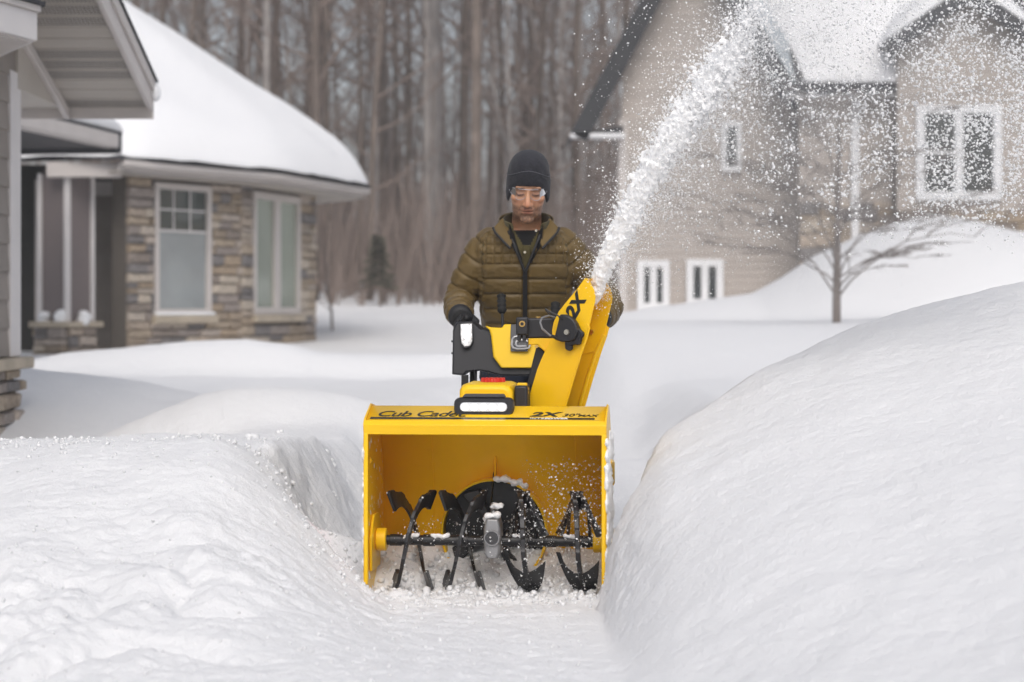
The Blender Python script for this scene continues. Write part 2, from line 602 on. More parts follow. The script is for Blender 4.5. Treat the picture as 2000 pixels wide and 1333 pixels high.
def ground(x, y, detail=True):
    x, y = np.asarray(x, float), np.asarray(y, float)
    # snow nobody has cleared
    U = ip(y, [-60, 4, 7.5, 9, 12, 17, 22, 26, 29.5, 36, 45, 80, 400], [.1, .15, .42, .42, .42, .42, .42, .44, .58, .98, 1.42, 2.2, 3.0])
    U = U + .09 * np.exp(-((y - 7.8) / .7) ** 2) * sstep(-.4, -.8, x)
    U = U + 0.07 * fbm(x * 0.35, y * 0.3, seed=1, octv=3) * sstep(4, 9, y)
    # hollow behind the left crest
    U = U - 0.16 * np.exp(-((y - 8.7) / 0.55) ** 2) * sstep(-1.0, -1.7, x)
    U = U - 0.30 * sstep(-1.1, -2.0, x) * sstep(8.0, 9.2, y) * sstep(16.5, 13.5, y)
    # left bank towards the camera
    xl_ = ip(y, [4.5, 6.0, 6.75, 7.5], [-.20, -.40, -.42, -.6])
    A = sstep(-.12, 1, np.clip((xl_ - x) / 0.55, -.12, 1)) ** .8 * (x < xl_ + .066)
    B = ip(y, [3, 4.2, 5.0, 5.6, 6.2, 6.8, 7.2, 7.6], [.0, .0, .06, .17, .30, .44, .53, .56])
    B = B * ip(x, [-6, -1.9, -1.0, -.6], [.85, .90, 1.04, 1.0])
    floor = ip(y, [-60, 3, 5.0, 6.3, 6.62, 6.75, 7.0, 7.19, 7.3, 7.8, 8.3, 11.0, 15.0, 16.5],
               [.1, .09, .05, .03, .02, .018, .022, .15, .0, .0, -.09, -.06, .30, .46])
    heap = ip(x, [-.5, -.4, -.25, .2, .3], [0.02, .05, .0, .02, .03]) * np.exp(-((y - 6.8) / .12) ** 2)
    front = floor + heap * 1.0
    left = front + A * np.clip(B - front, 0, 9)
    # right bank: crest and foot lines swept round the bend of the drive
    u = x / np.maximum(y, 2.5)
    zc, yc, zn = np.interp(u, BU, BZC), np.interp(u, BU, BYC), np.interp(u, BU, BZN)
    t = np.clip((y - 4.3) / (yc - 4.3), 0, None)
    tt_ = np.clip(t, 0, 1)
    Rb = zn + (zc - zn) * (tt_ ** 1.15 - .10 * tt_ ** 3 * (1 - tt_)) - .16 * np.clip(4.3 - y, 0, 2)
    x0 = .0415 * np.clip(y, 3, 6.75)
    wd = .010 + .16 * np.log1p(np.exp((6.55 - y) / .12)) * .12
    Rb = Rb * np.where(x > x0, 1 - np.exp(-np.clip(x - x0, 0, 9) / wd), 0)
    e_ = np.clip(y - yc, 0, 9)
    Rb = np.where(y > yc, np.maximum(Rb - .03 * e_ - .10 * e_ * e_, 0) * sstep(3.2, .6, e_), Rb)
    # the machine's cleared lane behind the housing
    xl = ip(y, [6.55, 6.72, 6.9, 7.1, 7.4, 7.8, 8.3, 9, 10, 13, 16], [-.42, -.46, -.60, -.72, -.77, -.74, -.65, -.56, -.50, -.42, -.3])
    xr = ip(y, [6.5, 7.0, 7.4, 9, 11, 16], [.30, .36, .42, .62, .75, .8])
    wob = 0.08 * fbm(x * 2.4, y * 2.6, seed=7, octv=2)
    soft = ip(y, [6.7, 7.1, 7.8, 10], [.05, .09, .13, .25])
    lane = sstep(xl - soft, xl + soft, x + wob) * sstep(xr + soft * 1.6, xr - soft, x + wob * .6)
    unc = smax(U, np.maximum(Rb, 0), 0.05)
    floor = floor + .05 * sstep(-.43, -.66, x) * sstep(8.2, 7.3, y) * sstep(6.6, 6.8, y)
    back = unc * (1 - lane) + floor * lane
    frontz = smax(left, Rb, 0.03)
    k = sstep(6.55, 6.85, y)
    kl = sstep(7.0, 7.6, y)
    side = np.where(x < -0.3, frontz * (1 - kl) + U * kl, back)
    behind = np.where(x < -0.3, side * (1 - lane) + floor * lane, back)
    H = frontz * (1 - k) + behind * k
    # churned snow inside the housing
    chur = sstep(.36, .30, np.abs(x + .08)) * sstep(6.7, 6.8, y) * sstep(7.22, 7.12, y)
    H = H + .035 * chur * fbm(x * 9, y * 9, seed=101, octv=4)
    # mounds farther off
    zA = px_curve(x, 10.0, [(-400, 900), (0, 900), (200, 850), (300, 806), (390, 774), (455, 762), (520, 757), (600, 760), (690, 773), (740, 788), (790, 818), (830, 900)])
    mA = np.exp(-((y - 10.0) / 0.8) ** 2)
    H = np.where(y > 8, smax(H, zA * mA, 0.05), H)
    zA2 = px_curve(x, 14.4, [(-600, 690), (40, 716), (150, 728), (280, 748), (400, 772), (520, 810)])
    H = np.where(y > 9, smax(H, zA2 * np.exp(-((y - 14.4) / np.where(y < 14.4, 2.3, .7)) ** 2), 0.05), H)
    zB = px_curve(x, 17.0, [(-400, 735), (50, 706), (130, 690), (230, 680), (330, 671), (480, 662), (560, 671), (620, 688), (700, 694), (880, 692), (960, 720)])
    bB = np.where(y < 17, np.exp(-((y - 17.0) / .8) ** 2), np.exp(-((y - 17.0) / 3.0) ** 2))
    H = np.where(y > 13, smax(H, zB * bB, 0.04), H)
    zD = px_curve(x, 17.5, [(960, 760), (1100, 655), (1190, 641), (1350, 636), (1640, 636), (2400, 610)])
    bD = np.where(y < 17.5, np.exp(-((y - 17.5) / 4.0) ** 2), 1.0) * sstep(.0, .8, x)
    H = np.where(y > 9, smax(H, zD * bD * sstep(60, 30, y), 0.08), H)
    zC = px_curve(x, 24.0, [(1100, 640), (1215, 612), (1350, 592), (1480, 572), (1540, 540), (1600, 500), (1680, 462), (1760, 430), (1830, 415), (1920, 428), (2000, 448), (2200, 470)])
    bC = np.exp(-((y - 24.5) / 2.6) ** 2)
    H = np.where((y > 17) & (x > .5), smax(H, zC * bC, 0.06), H)
    if detail:
        near = sstep(14, 8, y)
        rough = near * sstep(.45, .05, x) * sstep(-2.6, -1.8, x)
        inl = sstep(6.9, 6.5, y)
        H = H + 0.026 * fbm(x * 1.3, y * 1.1, seed=21, octv=3) * (0.35 + 0.65 * sstep(.6, 0, x)) * sstep(3, 5, y)
        lump = fbm(x * 4.2, y * 4.0, seed=31, octv=4, gain=.55)
        low = sstep(-.15, -.75, x) * sstep(6.9, 6.2, y)
        H = H + .040 * fbm(x * 1.9 + 5, y * 1.5, seed=37, octv=2) * sstep(-.45, -.9, x) * sstep(9.5, 8, y) * sstep(4.5, 5.5, y)
        patch = .25 + 1.5 * sstep(-.15, .45, fbm(x * .85 + 3, y * .8, seed=35, octv=2))
        lump = lump * patch
        H = H + 0.021 * lump * near * (0.25 + low * 1.2)
        # fallen slabs with crevices in the lower left
        rid = 1 - np.abs(pnoise(x * 2.6 + .3, y * 2.3 + .8, seed=41)) * 3.2
        H = H - 0.07 * np.clip(rid - 0.40, 0, 1) * sstep(-.50, -.9, x) * sstep(6.6, 5.8, y)
        H = H + 0.0125 * fbm(x * 13, y * 13, seed=51, octv=4, gain=.6) * rough * (0.45 + 0.8 * inl) * (.3 + .55 * patch)
        H = H + 0.006 * fbm(x * 38, y * 38, seed=61, octv=2) * rough
        H = H + (0.0042 * fbm(x * 7.5, y * 8.5, seed=71, octv=5, gain=.7) + .020 * fbm(x * 1.8, y * 1.5, seed=75, octv=3)) * near * sstep(.25, .5, x)
        # crumbly edge where the augers bite
        bite = np.exp(-((y - 6.74) / .13) ** 2) * sstep(.38, .28, np.abs(x + .08))
        H = H + 0.035 * bite * fbm(x * 11, y * 11, seed=81, octv=4)
        H = H + 0.05 * fbm(x * .5, y * .4, seed=91, octv=3) * sstep(9, 14, y) * .3
    return H


ys = np.concatenate([[-60, -30, -15, -6, -2, 0.5, 1.5, 2.3, 2.9], np.arange(3.3, 9.0, 0.0115), 9.0 * 1.0065 ** np.arange(0, 420), [150, 190, 260, 400]])
ui = np.arange(-.262, .2621, 0.00165)
uo = .262 + .004 * (1.09 ** np.arange(1, 62) - 1) / .09 * 1.2
us = np.concatenate([-uo[::-1], ui, uo])
uu, yy = np.meshgrid(us, ys)
xx = uu * np.maximum(yy, 3.3)
zz = ground(xx, yy)
nr, nc = xx.shape
steep = np.abs(np.gradient(zz, axis=1) / np.maximum(np.gradient(xx, axis=1), 1e-4))
led = sstep(.8, 2.2, steep) * sstep(11, 8, yy) * sstep(4, 6, yy)          # crumbly ledges on the cut faces
xx = xx + led * (.020 * fbm(zz * 16, yy * 9, seed=111, octv=4, gain=.6) + .006 * fbm(zz * 70, yy * 60, seed=115, octv=2))
ii = np.arange(nr * nc).reshape(nr, nc)
quads = np.stack([ii[:-1, :-1], ii[:-1, 1:], ii[1:, 1:], ii[1:, :-1]], -1).reshape(-1, 4)
gm = np_mesh('snow_ground', np.stack([xx, yy, zz], -1).reshape(-1, 3), quads, smooth=True)
st = gm.attributes.new('pink_tint', 'FLOAT', 'POINT')
ex_ = ip(yy, [6.3, 6.75, 7.0, 7.3], [-.42, -.50, -.60, -.74])
pink_tint = np.exp(-((xx - ex_) / .075) ** 2) * sstep(6.35, 6.6, yy) * sstep(7.6, 7.1, yy)
pink_tint = pink_tint * np.clip(.15 + 1.2 * fbm(xx * 7, yy * 7, seed=5, octv=3), 0, 1) * .6
st.data.foreach_set('value', pink_tint.ravel().astype(np.float32))
snow = link('snow_ground', gm, M['snow'])
tag(snow, 'deep white snow with cleared lane, banks and drifts', kind='structure')


def gz(x, y):
    return float(ground(np.array([x]), np.array([y]), False)[0])


# ================================================================== windows, stones, boards
def rect_mtx(o, ex, n):
    """A frame on a wall: x along the wall, y out of it, z up."""
    return basis(o, ex, n, (0, 0, 1))


def window(parent, mtx, w, h, fw, frame_mat, glass, cols=1, rows=1, mull=0.06, grid=None, label=None, depth=.06, sashes=None):
    """A window whose lower left corner is the origin of mtx (x along the wall, y outwards, z up)."""
    mb = MB()
    mb.box(0, fw, 0, depth, 0, h, mtx).box(w - fw, w, 0, depth, 0, h, mtx)
    mb.box(fw, w - fw, 0, depth, 0, fw, mtx).box(fw, w - fw, 0, depth, h - fw, h, mtx)
    f = mb.build('window', frame_mat, parent, bevel=0.004)
    if label: f['label'] = label
    iw = (w - 2 * fw - (cols - 1) * mull) / cols
    for c in range(cols):
        x0 = fw + c * (iw + mull)
        if c:
            MB().box(x0 - mull, x0, 0, depth * .93, fw, h - fw, mtx).build('mullion', frame_mat, f, bevel=.003)
        if grid and (grid.get('cols') is None or c in grid['cols']):
            gh = grid['h'] * (h - 2 * fw)
            zt = h - fw - gh
            MB().box(x0, x0 + iw, 0.006, 0.012, fw, zt - .012, mtx).build('pane', glass, f)
            MB().box(x0, x0 + iw, 0.002, depth * .6, zt - .012, zt + .012, mtx).build('glazing_bar', grid['mat'], f)
            nx, nz = grid['n']
            pw, ph = (iw - (nx - 1) * .018) / nx, (gh - .012 - (nz - 1) * .018) / nz
            for i in range(nx):
                for j in range(nz):
                    px_, pz_ = x0 + i * (pw + .018), zt + .012 + j * (ph + .018)
                    MB().box(px_, px_ + pw, 0.006, 0.012, pz_, pz_ + ph, mtx).build('pane', grid['glass'], f)
            for i in range(1, nx):
                xb = x0 + i * (pw + .018)
                MB().box(xb - .018, xb, 0.004, 0.022, zt + .012, h - fw, mtx).build('glazing_bar', grid['mat'], f)
            for j in range(1, nz):
                zb = zt + .012 + j * (ph + .018)
                MB().box(x0, x0 + iw, 0.004, 0.020, zb - .018, zb, mtx).build('glazing_bar', grid['mat'], f)
        elif sashes and c in sashes:
            zm = h * .5
            MB().box(x0, x0 + iw, 0.006, 0.012, fw, zm - .02, mtx).build('pane', glass, f)
            MB().box(x0, x0 + iw, 0.006, 0.012, zm + .02, h - fw, mtx).build('pane', glass, f)
            MB().box(x0, x0 + iw, 0.002, depth * .7, zm - .02, zm + .02, mtx).build('glazing_bar', frame_mat, f)
        else:
            MB().box(x0, x0 + iw, 0.006, 0.012, fw, h - fw, mtx).build('pane', glass, f)
    return f


STONES = []
for k in range(7):
    rg = np.random.default_rng(100 + k)
    j = lambda a: float(rg.uniform(-a, a))
    mb = MB()
    b = [(-.5 + j(.03), 0, -.5 + j(.06)), (.5 + j(.03), 0, -.5 + j(.06)), (.5 + j(.03), 0, .5 + j(.06)), (-.5 + j(.03), 0, .5 + j(.06))]
    m_ = [(x * .985, .72 + j(.15), z * .96) for x, _, z in b]
    f_ = [(x * .86 + j(.02), 1 + j(.15), z * .72 + j(.04)) for x, _, z in b]
    mb.rings([b, m_, f_])
    me = mb.mesh('stone')
    me.materials.append(M['stone'])
    STONES.append(me)


def stone_wall(parent, A, B, z0, z1, holes=(), hrange=(.075, .15), wrange=(.16, .42), depth=.05, seed=1, gap=.008):
    """Coursed ledge stone from plan point A to B; holes are (u0, u1, z0, z1) in metres along the wall."""
    rg = random.Random(seed)
    A, B = Vector((A[0], A[1], 0)), Vector((B[0], B[1], 0))
    L = (B - A).length
    u = (B - A).normalized()
    n = Vector((u.y, -u.x, 0))
    z, count = z0, 0
    while z < z1 - .02:
        h = min(rg.uniform(*hrange), z1 - z)
        x = -rg.uniform(0, .1)
        while x < L:
            w = rg.uniform(*wrange)
            xa, xb = max(x, 0), min(x + w, L)
            x += w
            spans = [(xa, xb)]
            for (a0, a1, c0, c1) in holes:
                if z + h * .5 > c0 and z + h * .5 < c1:
                    new = []
                    for s, e in spans:
                        if e <= a0 or s >= a1:
                            new.append((s, e))
                        else:
                            if s < a0: new.append((s, a0))
                            if e > a1: new.append((a1, e))
                    spans = new
            for s, e in spans:
                if e - s < .05:
                    continue
                parts = [(z, h)]
                if h > .12 and rg.random() < .3:
                    parts = [(z, h * .5), (z + h * .5, h * .5)]
                for zz_, hh in parts:
                    c = A + u * ((s + e) / 2) + Vector((0, 0, zz_ + hh / 2))
                    o = link('stone', STONES[rg.randrange(7)], None, parent)
                    dpt = depth * rg.uniform(.75, 1.25)
                    o.matrix_basis = basis(c, u * (e - s - gap), n * dpt, Vector((0, 0, hh - gap)))
                    count += 1
        z += h
    return count


def lap_board(parent, mtx, xl0, xr0, xl1, xr1, z0, z1, material, name='siding_board', proud=.016, under=.003):
    mb = MB()
    vs = [(xl0, proud, z0), (xr0, proud, z0), (xr1, under, z1), (xl1, under, z1),
          (xl0, -.01, z0), (xr0, -.01, z0), (xr1, -.01, z1), (xl1, -.01, z1)]
    mb.add([mtx @ Vector(v) for v in vs], [(0, 1, 2, 3), (7, 6, 5, 4), (0, 4, 5, 1), (1, 5, 6, 2), (2, 6, 7, 3), (3, 7, 4, 0)])
    me = mb.mesh(name)
    return link(name, me, material, parent)


def flat(x0, x1, z0, z1, y0, y1):
    return MB().box(x0, x1, y0, y1, z0, z1)


# ================================================================== the garage on the near left
GX = -2.95                                              # its gable wall faces +x
gar = world_root('garage', (GX, 12.78, 0.1))
tag(gar, 'grey sided garage corner with stone base and vented gable soffit, nearest building', 'garage')
gy1 = 12.78
gm_ = basis((GX - .028, gy1, 0), (0, -1, 0), (1, 0, 0), (0, 0, 1))     # x runs towards the camera, y out of the wall
MB().box(0, 5, -.25, -.02, 0, 3.2, gm_).build('wall', M['mortar'], gar)
z = 0.66
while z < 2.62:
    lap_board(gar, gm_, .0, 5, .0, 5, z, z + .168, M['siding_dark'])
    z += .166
MB().box(-.005, .25, -.12, .024, .655, 2.35, gm_).build('corner_board', M['trim_light'], gar, bevel=.004)
# stone base with its cap
MB().box(-.10, 5, -.12, .085, .582, .650, gm_).build('stone_cap', M['cap'], gar, bevel=.012)
stone_wall(gar, (GX - .07, gy1 - 4.5), (GX - .07, gy1 + .05), -.05, .58, hrange=(.075, .12), wrange=(.25, .5), depth=.07, seed=4)
stone_wall(gar, (GX - .04, gy1 + .03), (GX - .7, gy1 + .04), -.05, .58, hrange=(.075, .12), wrange=(.25, .5), depth=.05, seed=6)
# sloping soffit of the gable overhang: planks run outwards from the wall
def soff(y):
    return 2.26 + (14.0 - y) * .266


XR = -2.395
yb, k = 14.0, 0
while yb > 10.4:
    ya = yb - .168
    mtx = basis((0, 0, 0), (1, 0, 0), (0, 1, 0), (0, 0, 1))
    mb = MB()
    za, zb = soff(ya), soff(yb)
    vs = [(GX, ya + .022, za), (XR, ya + .022, za), (XR, yb, zb), (GX, yb, zb)]
    vs += [(x, y, z_ + .03) for x, y, z_ in vs]
    mb.add(vs, [(0, 1, 2, 3), (7, 6, 5, 4), (0, 4, 5, 1), (1, 5, 6, 2), (2, 6, 7, 3), (3, 7, 4, 0)])
    o = mb.build('soffit_plank', M['soffit'], gar, bevel=.006)
    if k % 5 in (0, 3, 4):
        # perforations of the vented planks: small raised louvres in rows
        o.name = 'vented_soffit_plank'
        lv = MB()
        for r_ in range(4):
            for c_ in range(22):
                yy_ = ya + .035 + r_ * .03
                xx_ = GX + .03 + c_ * .0235
                zz_ = soff(yy_) - .001
                lv.add([(xx_, yy_, zz_), (xx_ + .017, yy_, zz_), (xx_ + .017, yy_ + .006, zz_ - .004), (xx_, yy_ + .006, zz_ - .004)], [(0, 1, 2, 3)])
        s_ = lv.build('louvre', M['dark_grey'], o)
        s_['kind'] = 'stuff'
    yb -= .168
    k += 1


def rake(x0, x1, lo, hi, name, material, y0=10.2, y1=14.02, bevel=.004):
    mb = MB()
    vs = [(x, y, soff(y) + d) for x in (x0, x1) for y in (y0, y1) for d in (lo, hi)]
    mb.add(vs, [(0, 1, 3, 2), (4, 6, 7, 5), (0, 4, 5, 1), (2, 3, 7, 6), (0, 2, 6, 4), (1, 5, 7, 3)])
    return mb.build(name, material, gar, bevel=bevel)


rake(XR, XR + .03, -.02, .155, 'rake_board', M['trim'])
rake(XR + .031, XR + .05, .095, .17, 'rake_moulding', M['trim'])
rake(GX - 2, XR + .062, .172, .19, 'shingle_edge', M['shingle'])
rake(GX, GX + .035, -.07, 0.0, 'frieze_board', M['trim'])
mb = MB().prism([(12.70, 2.255), (14.0, 2.255), (12.70, soff(12.70) - .0)], (GX - .3, GX), lambda a, b, t: (t, a, b))
mb.build('return_board', M['soffit'], gar, bevel=.004)
MB().box(GX - .3, XR + .03, 14.0, 14.03, 2.19, 2.42).build('eave_fascia', M['trim'], gar, bevel=.003)
sn = MB().ellipsoid((XR + .02, 14.02, 2.39), (.045, .06, .085), 12, 8).ellipsoid((XR + .05, 13.98, 2.36), (.035, .05, .06), 12, 8)
sn.build('snow_lump', M['roof_snow'], gar)
# eave box of the front roof, its corner pointing at the lane
K = Vector((-2.457, 11.0, 0))
e1, e2 = Vector((-.1, -.37, 0)), Vector((-.366, .72, 0))
pl = [K, K + e1 * 6, K + e1 * 6 + e2 * 3 + Vector((-1, 0, 0)), K + e2 * 1.6]
MB().rings([[p + Vector((0, 0, z_)) for p in pl] for z_ in (2.328, 2.475)]).build('eave_box', M['trim_light'], gar, bevel=.006)
pl2 = [K + Vector((.02, .0, 0)), K + e1 * 6 + Vector((.03, 0, 0)), K + e1 * 6 + e2 * 3 + Vector((-1, 0, 0)), K + e2 * 1.6 + Vector((0, .02, 0))]
MB().rings([[p + Vector((0, 0, z_)) for p in pl2] for z_ in (2.4755, 2.51)]).build('gutter_lip', M['trim'], gar, bevel=.006)
pl3 = [p + (K + e1 * 3 + e2 - p) * -.03 for p in pl2]
MB().rings([[p + Vector((0, 0, z_)) for p in pl3] for z_ in (2.511, 2.53)]).build('shingle_edge', M['shingle'], gar)
pl4 = [p + (K + e1 * 3 + e2 - p) * .06 for p in pl]
MB().rings([[p + Vector((0, 0, z_)) for p in pl4] for z_ in (2.316, 2.327)]).build('soffit_plank', M['trim'], gar)

# ================================================================== the stone house on the left
sh = world_root('stone_house', (-4.2, 24, .5))
tag(sh, 'single storey stone house with bay windows under a thick snow covered roof', 'house')
A_, B_, C_ = Vector((-4.29, 23.6, 0)), Vector((-3.27, 25.4, 0)), Vector((-2.62, 28.0, 0))


def u_at(A, B, px):
    """Distance along the wall line A-B that shows at photo column px."""
    d = (B - A).normalized()
    k = (px - 1000) / F_PX
    return (A.x - k * A.y) / (k * d.y - d.x)


def wall_slab(A, B, z0, z1, off, name, material, th=.2, parent=sh):
    u = (B - A).normalized()
    n = Vector((u.y, -u.x, 0))
    mtx = basis(A + n * off, u, n, (0, 0, 1))
    return MB().box(0, (B - A).length, -th, 0, z0, z1, mtx).build(name, material, parent), mtx


ZE = 2.44
_, mAB = wall_slab(A_, B_, 0, ZE, 0, 'wall', M['mortar'])
_, mBC = wall_slab(B_, C_, 0, ZE, 0, 'wall', M['mortar'])
D_ = Vector((-4.5, 30.5, 0))
wall_slab(C_, D_, 0, ZE, 0, 'wall', M['mortar'])
zw0, zw1 = .855, 2.36
ua, ub = u_at(A_, B_, 297), u_at(A_, B_, 407)
uc, ud = u_at(B_, C_, 489), u_at(B_, C_, 580)
L1, L2 = (B_ - A_).length, (C_ - B_).length
stone_wall(sh, A_, B_, .35, ZE, [(ua - .01, ub + .01, zw0 - .10, 9)], hrange=(.085, .145), wrange=(.2, .5), seed=11)
stone_wall(sh, B_, C_, .35, ZE, [(uc - .01, ud + .01, zw0 - .10, 9)], hrange=(.085, .145), wrange=(.3, .7), seed=12)
stone_wall(sh, C_, C_ + (D_ - C_) * .15, .35, ZE, (), hrange=(.1, .16), wrange=(.2, .4), seed=13)
n1, n2 = Vector((mAB[0][1], mAB[1][1], 0)), Vector((mBC[0][1], mBC[1][1], 0))
mW1 = mAB @ Matrix.Translation((ua, .0, zw0))
window(sh, mW1, ub - ua, zw1 - zw0, .07, M['trim'], M['glass_grey'], depth=.055,
       grid={'h': .345, 'n': (3, 2), 'mat': M['trim_light'], 'glass': M['glass_dark']}, label='bay window with gridded panes above one large pane')
mW2 = mBC @ Matrix.Translation((uc, .0, zw0))
window(sh, mW2, ud - uc, zw1 - zw0, .09, M['trim'], M['glass_green'], cols=2, mull=.20, depth=.055, label='tall double window with a greenish curtain')
MB().box(ua - .06, ub + .06, -.02, .11, zw0 - .095, zw0 - .004, mAB).build('window_sill', M['cap'], sh, bevel=.012)
MB().box(uc - .06, ud + .06, -.02, .11, zw0 - .095, zw0 - .004, mBC).build('window_sill', M['cap'], sh, bevel=.012)
sb = MB().box(ua - .02, ub + .02, .02, .10, zw0 - .003, zw0 + .035, mAB)
sb.build('sill_snow', M['roof_snow'], sh, bevel=.016, seg=3)
# eaves: soffit, fascia with gutter, dark shingle edge, snow
EV = [Vector((-6.6, 23.65, 0)), Vector((-4.27, 23.0, 0)), Vector((-2.83, 25.3, 0)), Vector((-1.98, 28.45, 0)), Vector((-3.6, 31.5, 0))]
EV[1] = Vector(((232 - 1000) * 23.0 / F_PX, 23.0, 0))
APEX = Vector((-5.75, 29.4, 5.15))


def strip(pts, z0, z1, th, name, material, parent=sh, bevel=.006):
    mb = MB()
    for i in range(len(pts) - 1):
        a, b = pts[i], pts[i + 1]
        u = (b - a).normalized()
        n = Vector((u.y, -u.x, 0))
        m2 = basis(a, u, n, (0, 0, 1))
        mb.box(0, (b - a).length, -th, 0, z0, z1, m2)
    return mb.build(name, material, parent, bevel=bevel)


def offs(pts, d):
    out = []
    for i, p in enumerate(pts):
        a = (p - pts[max(i - 1, 0)]) if i else (pts[1] - p)
        b = (pts[min(i + 1, len(pts) - 1)] - p) if i < len(pts) - 1 else a
        u = (a.normalized() + b.normalized()).normalized()
        out.append(p + Vector((u.y, -u.x, 0)) * d)
    return out


E4 = EV[1:]
strip(E4, 2.40, 2.52, .03, 'fascia', M['trim'])
strip(offs(E4, .09), 2.47, 2.545, .088, 'gutter', M['trim'], bevel=.02)
mb = MB()
inner = offs(E4, -.75)
for i in range(len(E4) - 1):
    mb.add([E4[i] + Vector((0, 0, 2.402)), E4[i + 1] + Vector((0, 0, 2.402)), inner[i + 1] + Vector((0, 0, 2.402)), inner[i] + Vector((0, 0, 2.402)),
            E4[i] + Vector((0, 0, 2.43)), E4[i + 1] + Vector((0, 0, 2.43)), inner[i + 1] + Vector((0, 0, 2.43)), inner[i] + Vector((0, 0, 2.43))],
           [(0, 3, 2, 1), (4, 5, 6, 7), (0, 1, 5, 4), (2, 3, 7, 6), (1, 2, 6, 5), (3, 0, 4, 7)])
mb.build('eave_soffit', M['soffit'], sh)


def roof_shell(edge, apex, z_edge, nseg, name, material, parent, thick, lift=0.0, over=0.0, roundness=.25, noise=.02, seed=1, jag=.0):
    """A hipped roof skin from an eave line up to a short ridge; as snow it is thick, rounded at the rim and uneven."""
    pts = offs(edge, over) if over else edge
    pl = []
    for i in range(len(pts) - 1):
        k = max(2, int((pts[i + 1] - pts[i]).length / nseg))
        pl += [pts[i].lerp(pts[i + 1], j / k) for j in range(k)]
    pl.append(pts[-1])
    for _ in range(6 if over else 0):                     # soften the corners of the snow
        pl = [pl[0]] + [(pl[i - 1] + pl[i] * 2 + pl[i + 1]) / 4 for i in range(1, len(pl) - 1)] + [pl[-1]]
    n = len(pl)
    T = [0, .004, .012, .025, .045, .075, .12, .2, .3, .42, .55, .7, .85, 1.0]
    V = []
    for t in T:
        for i, p in enumerate(pl):
            q = Vector((p.x, p.y, z_edge)).lerp(Vector((apex.x, apex.y, apex.z)), t)
            run = t * (apex - Vector((p.x, p.y, z_edge))).length
            th = thick * (1 - math.exp(-run / roundness)) if thick else 0
            q.z += lift + th + noise * float(fbm(q.x * .8, q.y * .8, q.z * .8, seed=seed, octv=3)) * min(1, run * 3)
            V.append(q)
    bot = []
    for i, p in enumerate(pl):
        w = jag * float(fbm(p.x * 4, p.y * 4, seed=seed + 3, octv=3))
        V.append(Vector((p.x, p.y, z_edge + lift - .02 + w)))
    mb = MB()
    fs = []
    for a in range(len(T) - 1):
        for i in range(n - 1):
            fs.append((a * n + i, a * n + i + 1, (a + 1) * n + i + 1, (a + 1) * n + i))
    k = len(T) * n
    for i in range(n - 1):
        fs.append((i, k + i, k + i + 1, i + 1))
    mb.add(V, fs)
    return mb.build(name, material, parent, sharp=60)


roof_shell(offs(EV, .10), APEX, 2.56, 10, 'roof', M['shingle'], sh, 0)
roof_shell(EV, APEX, 2.60, .22, 'roof_snow', M['roof_snow'], sh, .33, over=.17, roundness=.24, noise=.07, seed=9, jag=.03)
# the porch on its left: recessed dark wall, posts, door trim, stone pier
yp = 24.6
mP = basis((0, yp, 0), (1, 0, 0), (0, -1, 0), (0, 0, 1))
X = lambda px, Y=yp: (px - 1000) * Y / F_PX
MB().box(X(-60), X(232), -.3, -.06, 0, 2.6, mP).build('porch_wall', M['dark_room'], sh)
z = .2
while z < 2.45:
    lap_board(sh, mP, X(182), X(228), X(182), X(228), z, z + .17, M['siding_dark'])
    lap_board(sh, mP, X(86), X(132), X(86), X(132), z, z + .17, M['mauve'], name='porch_board')
    z += .168
MB().box(X(70), X(85), -.06, .05, 0, 2.42, mP).build('door_casing', M['trim'], sh, bevel=.004)
MB().box(X(226), X(246), -.06, .06, 0, 2.42, mP).build('corner_board', M['trim_light'], sh, bevel=.004)
MB().box(X(178), X(228), -.06, .04, 2.24, 2.40, mP).build('door_head', M['trim'], sh, bevel=.004)
yq = 23.4
cx = X(131, yq)
hw = .194
mC = Matrix.Translation((cx - .02, yq + .05, 0)) @ Matrix.Rotation(R(-31), 4, 'Z')
MB().box(-hw, hw, -hw, hw, .79, 2.42, mC).build('porch_column', M['mauve'], sh, bevel=.006)
for sx in (-1, 1):
    for sy in (-1, 1):
        if (sx, sy) == (-1, 1) or True:
            MB().box(sx * hw - .028, sx * hw + .028, sy * hw - .028, sy * hw + .028, .79, 2.42, mC).build('column_trim', M['trim_light'], sh, bevel=.004)
MB().box(-.29, .29, -.29, .29, .725, .79, mC).build('pier_cap', M['cap'], sh, bevel=.01)
MB().box(-.225, .225, -.225, .225, 0, .725, mC).build('stone_pier', M['mortar'], sh)
c4 = [mC @ Vector((a * .23, b * .23, 0)) for a, b in ((-1, -1), (1, -1), (1, 1), (-1, 1))]
stone_wall(sh, c4[0], c4[1], .35, .72, hrange=(.1, .17), wrange=(.18, .36), seed=21)
stone_wall(sh, c4[1], c4[2], .35, .72, hrange=(.1, .17), wrange=(.18, .36), seed=22)
stone_wall(sh, c4[3], c4[0], .35, .72, hrange=(.1, .17), wrange=(.18, .36), seed=23)
rg = random.Random(3)
for a0 in (4.2, 5.2, 6.3):
    ps = MB()
    for i in range(4):
        a = a0 + rg.uniform(-.16, .16)
        ps.ellipsoid(mC @ Vector((.25 * math.cos(a), .25 * math.sin(a), .80 + .02 * i)), (rg.uniform(.06, .08), rg.uniform(.06, .08), rg.uniform(.04, .07)), 10, 6)
    pm = remesh(ps, 'pier_snow', .012, smooth=2)
    link('pier_snow', pm, M['roof_snow'], sh)
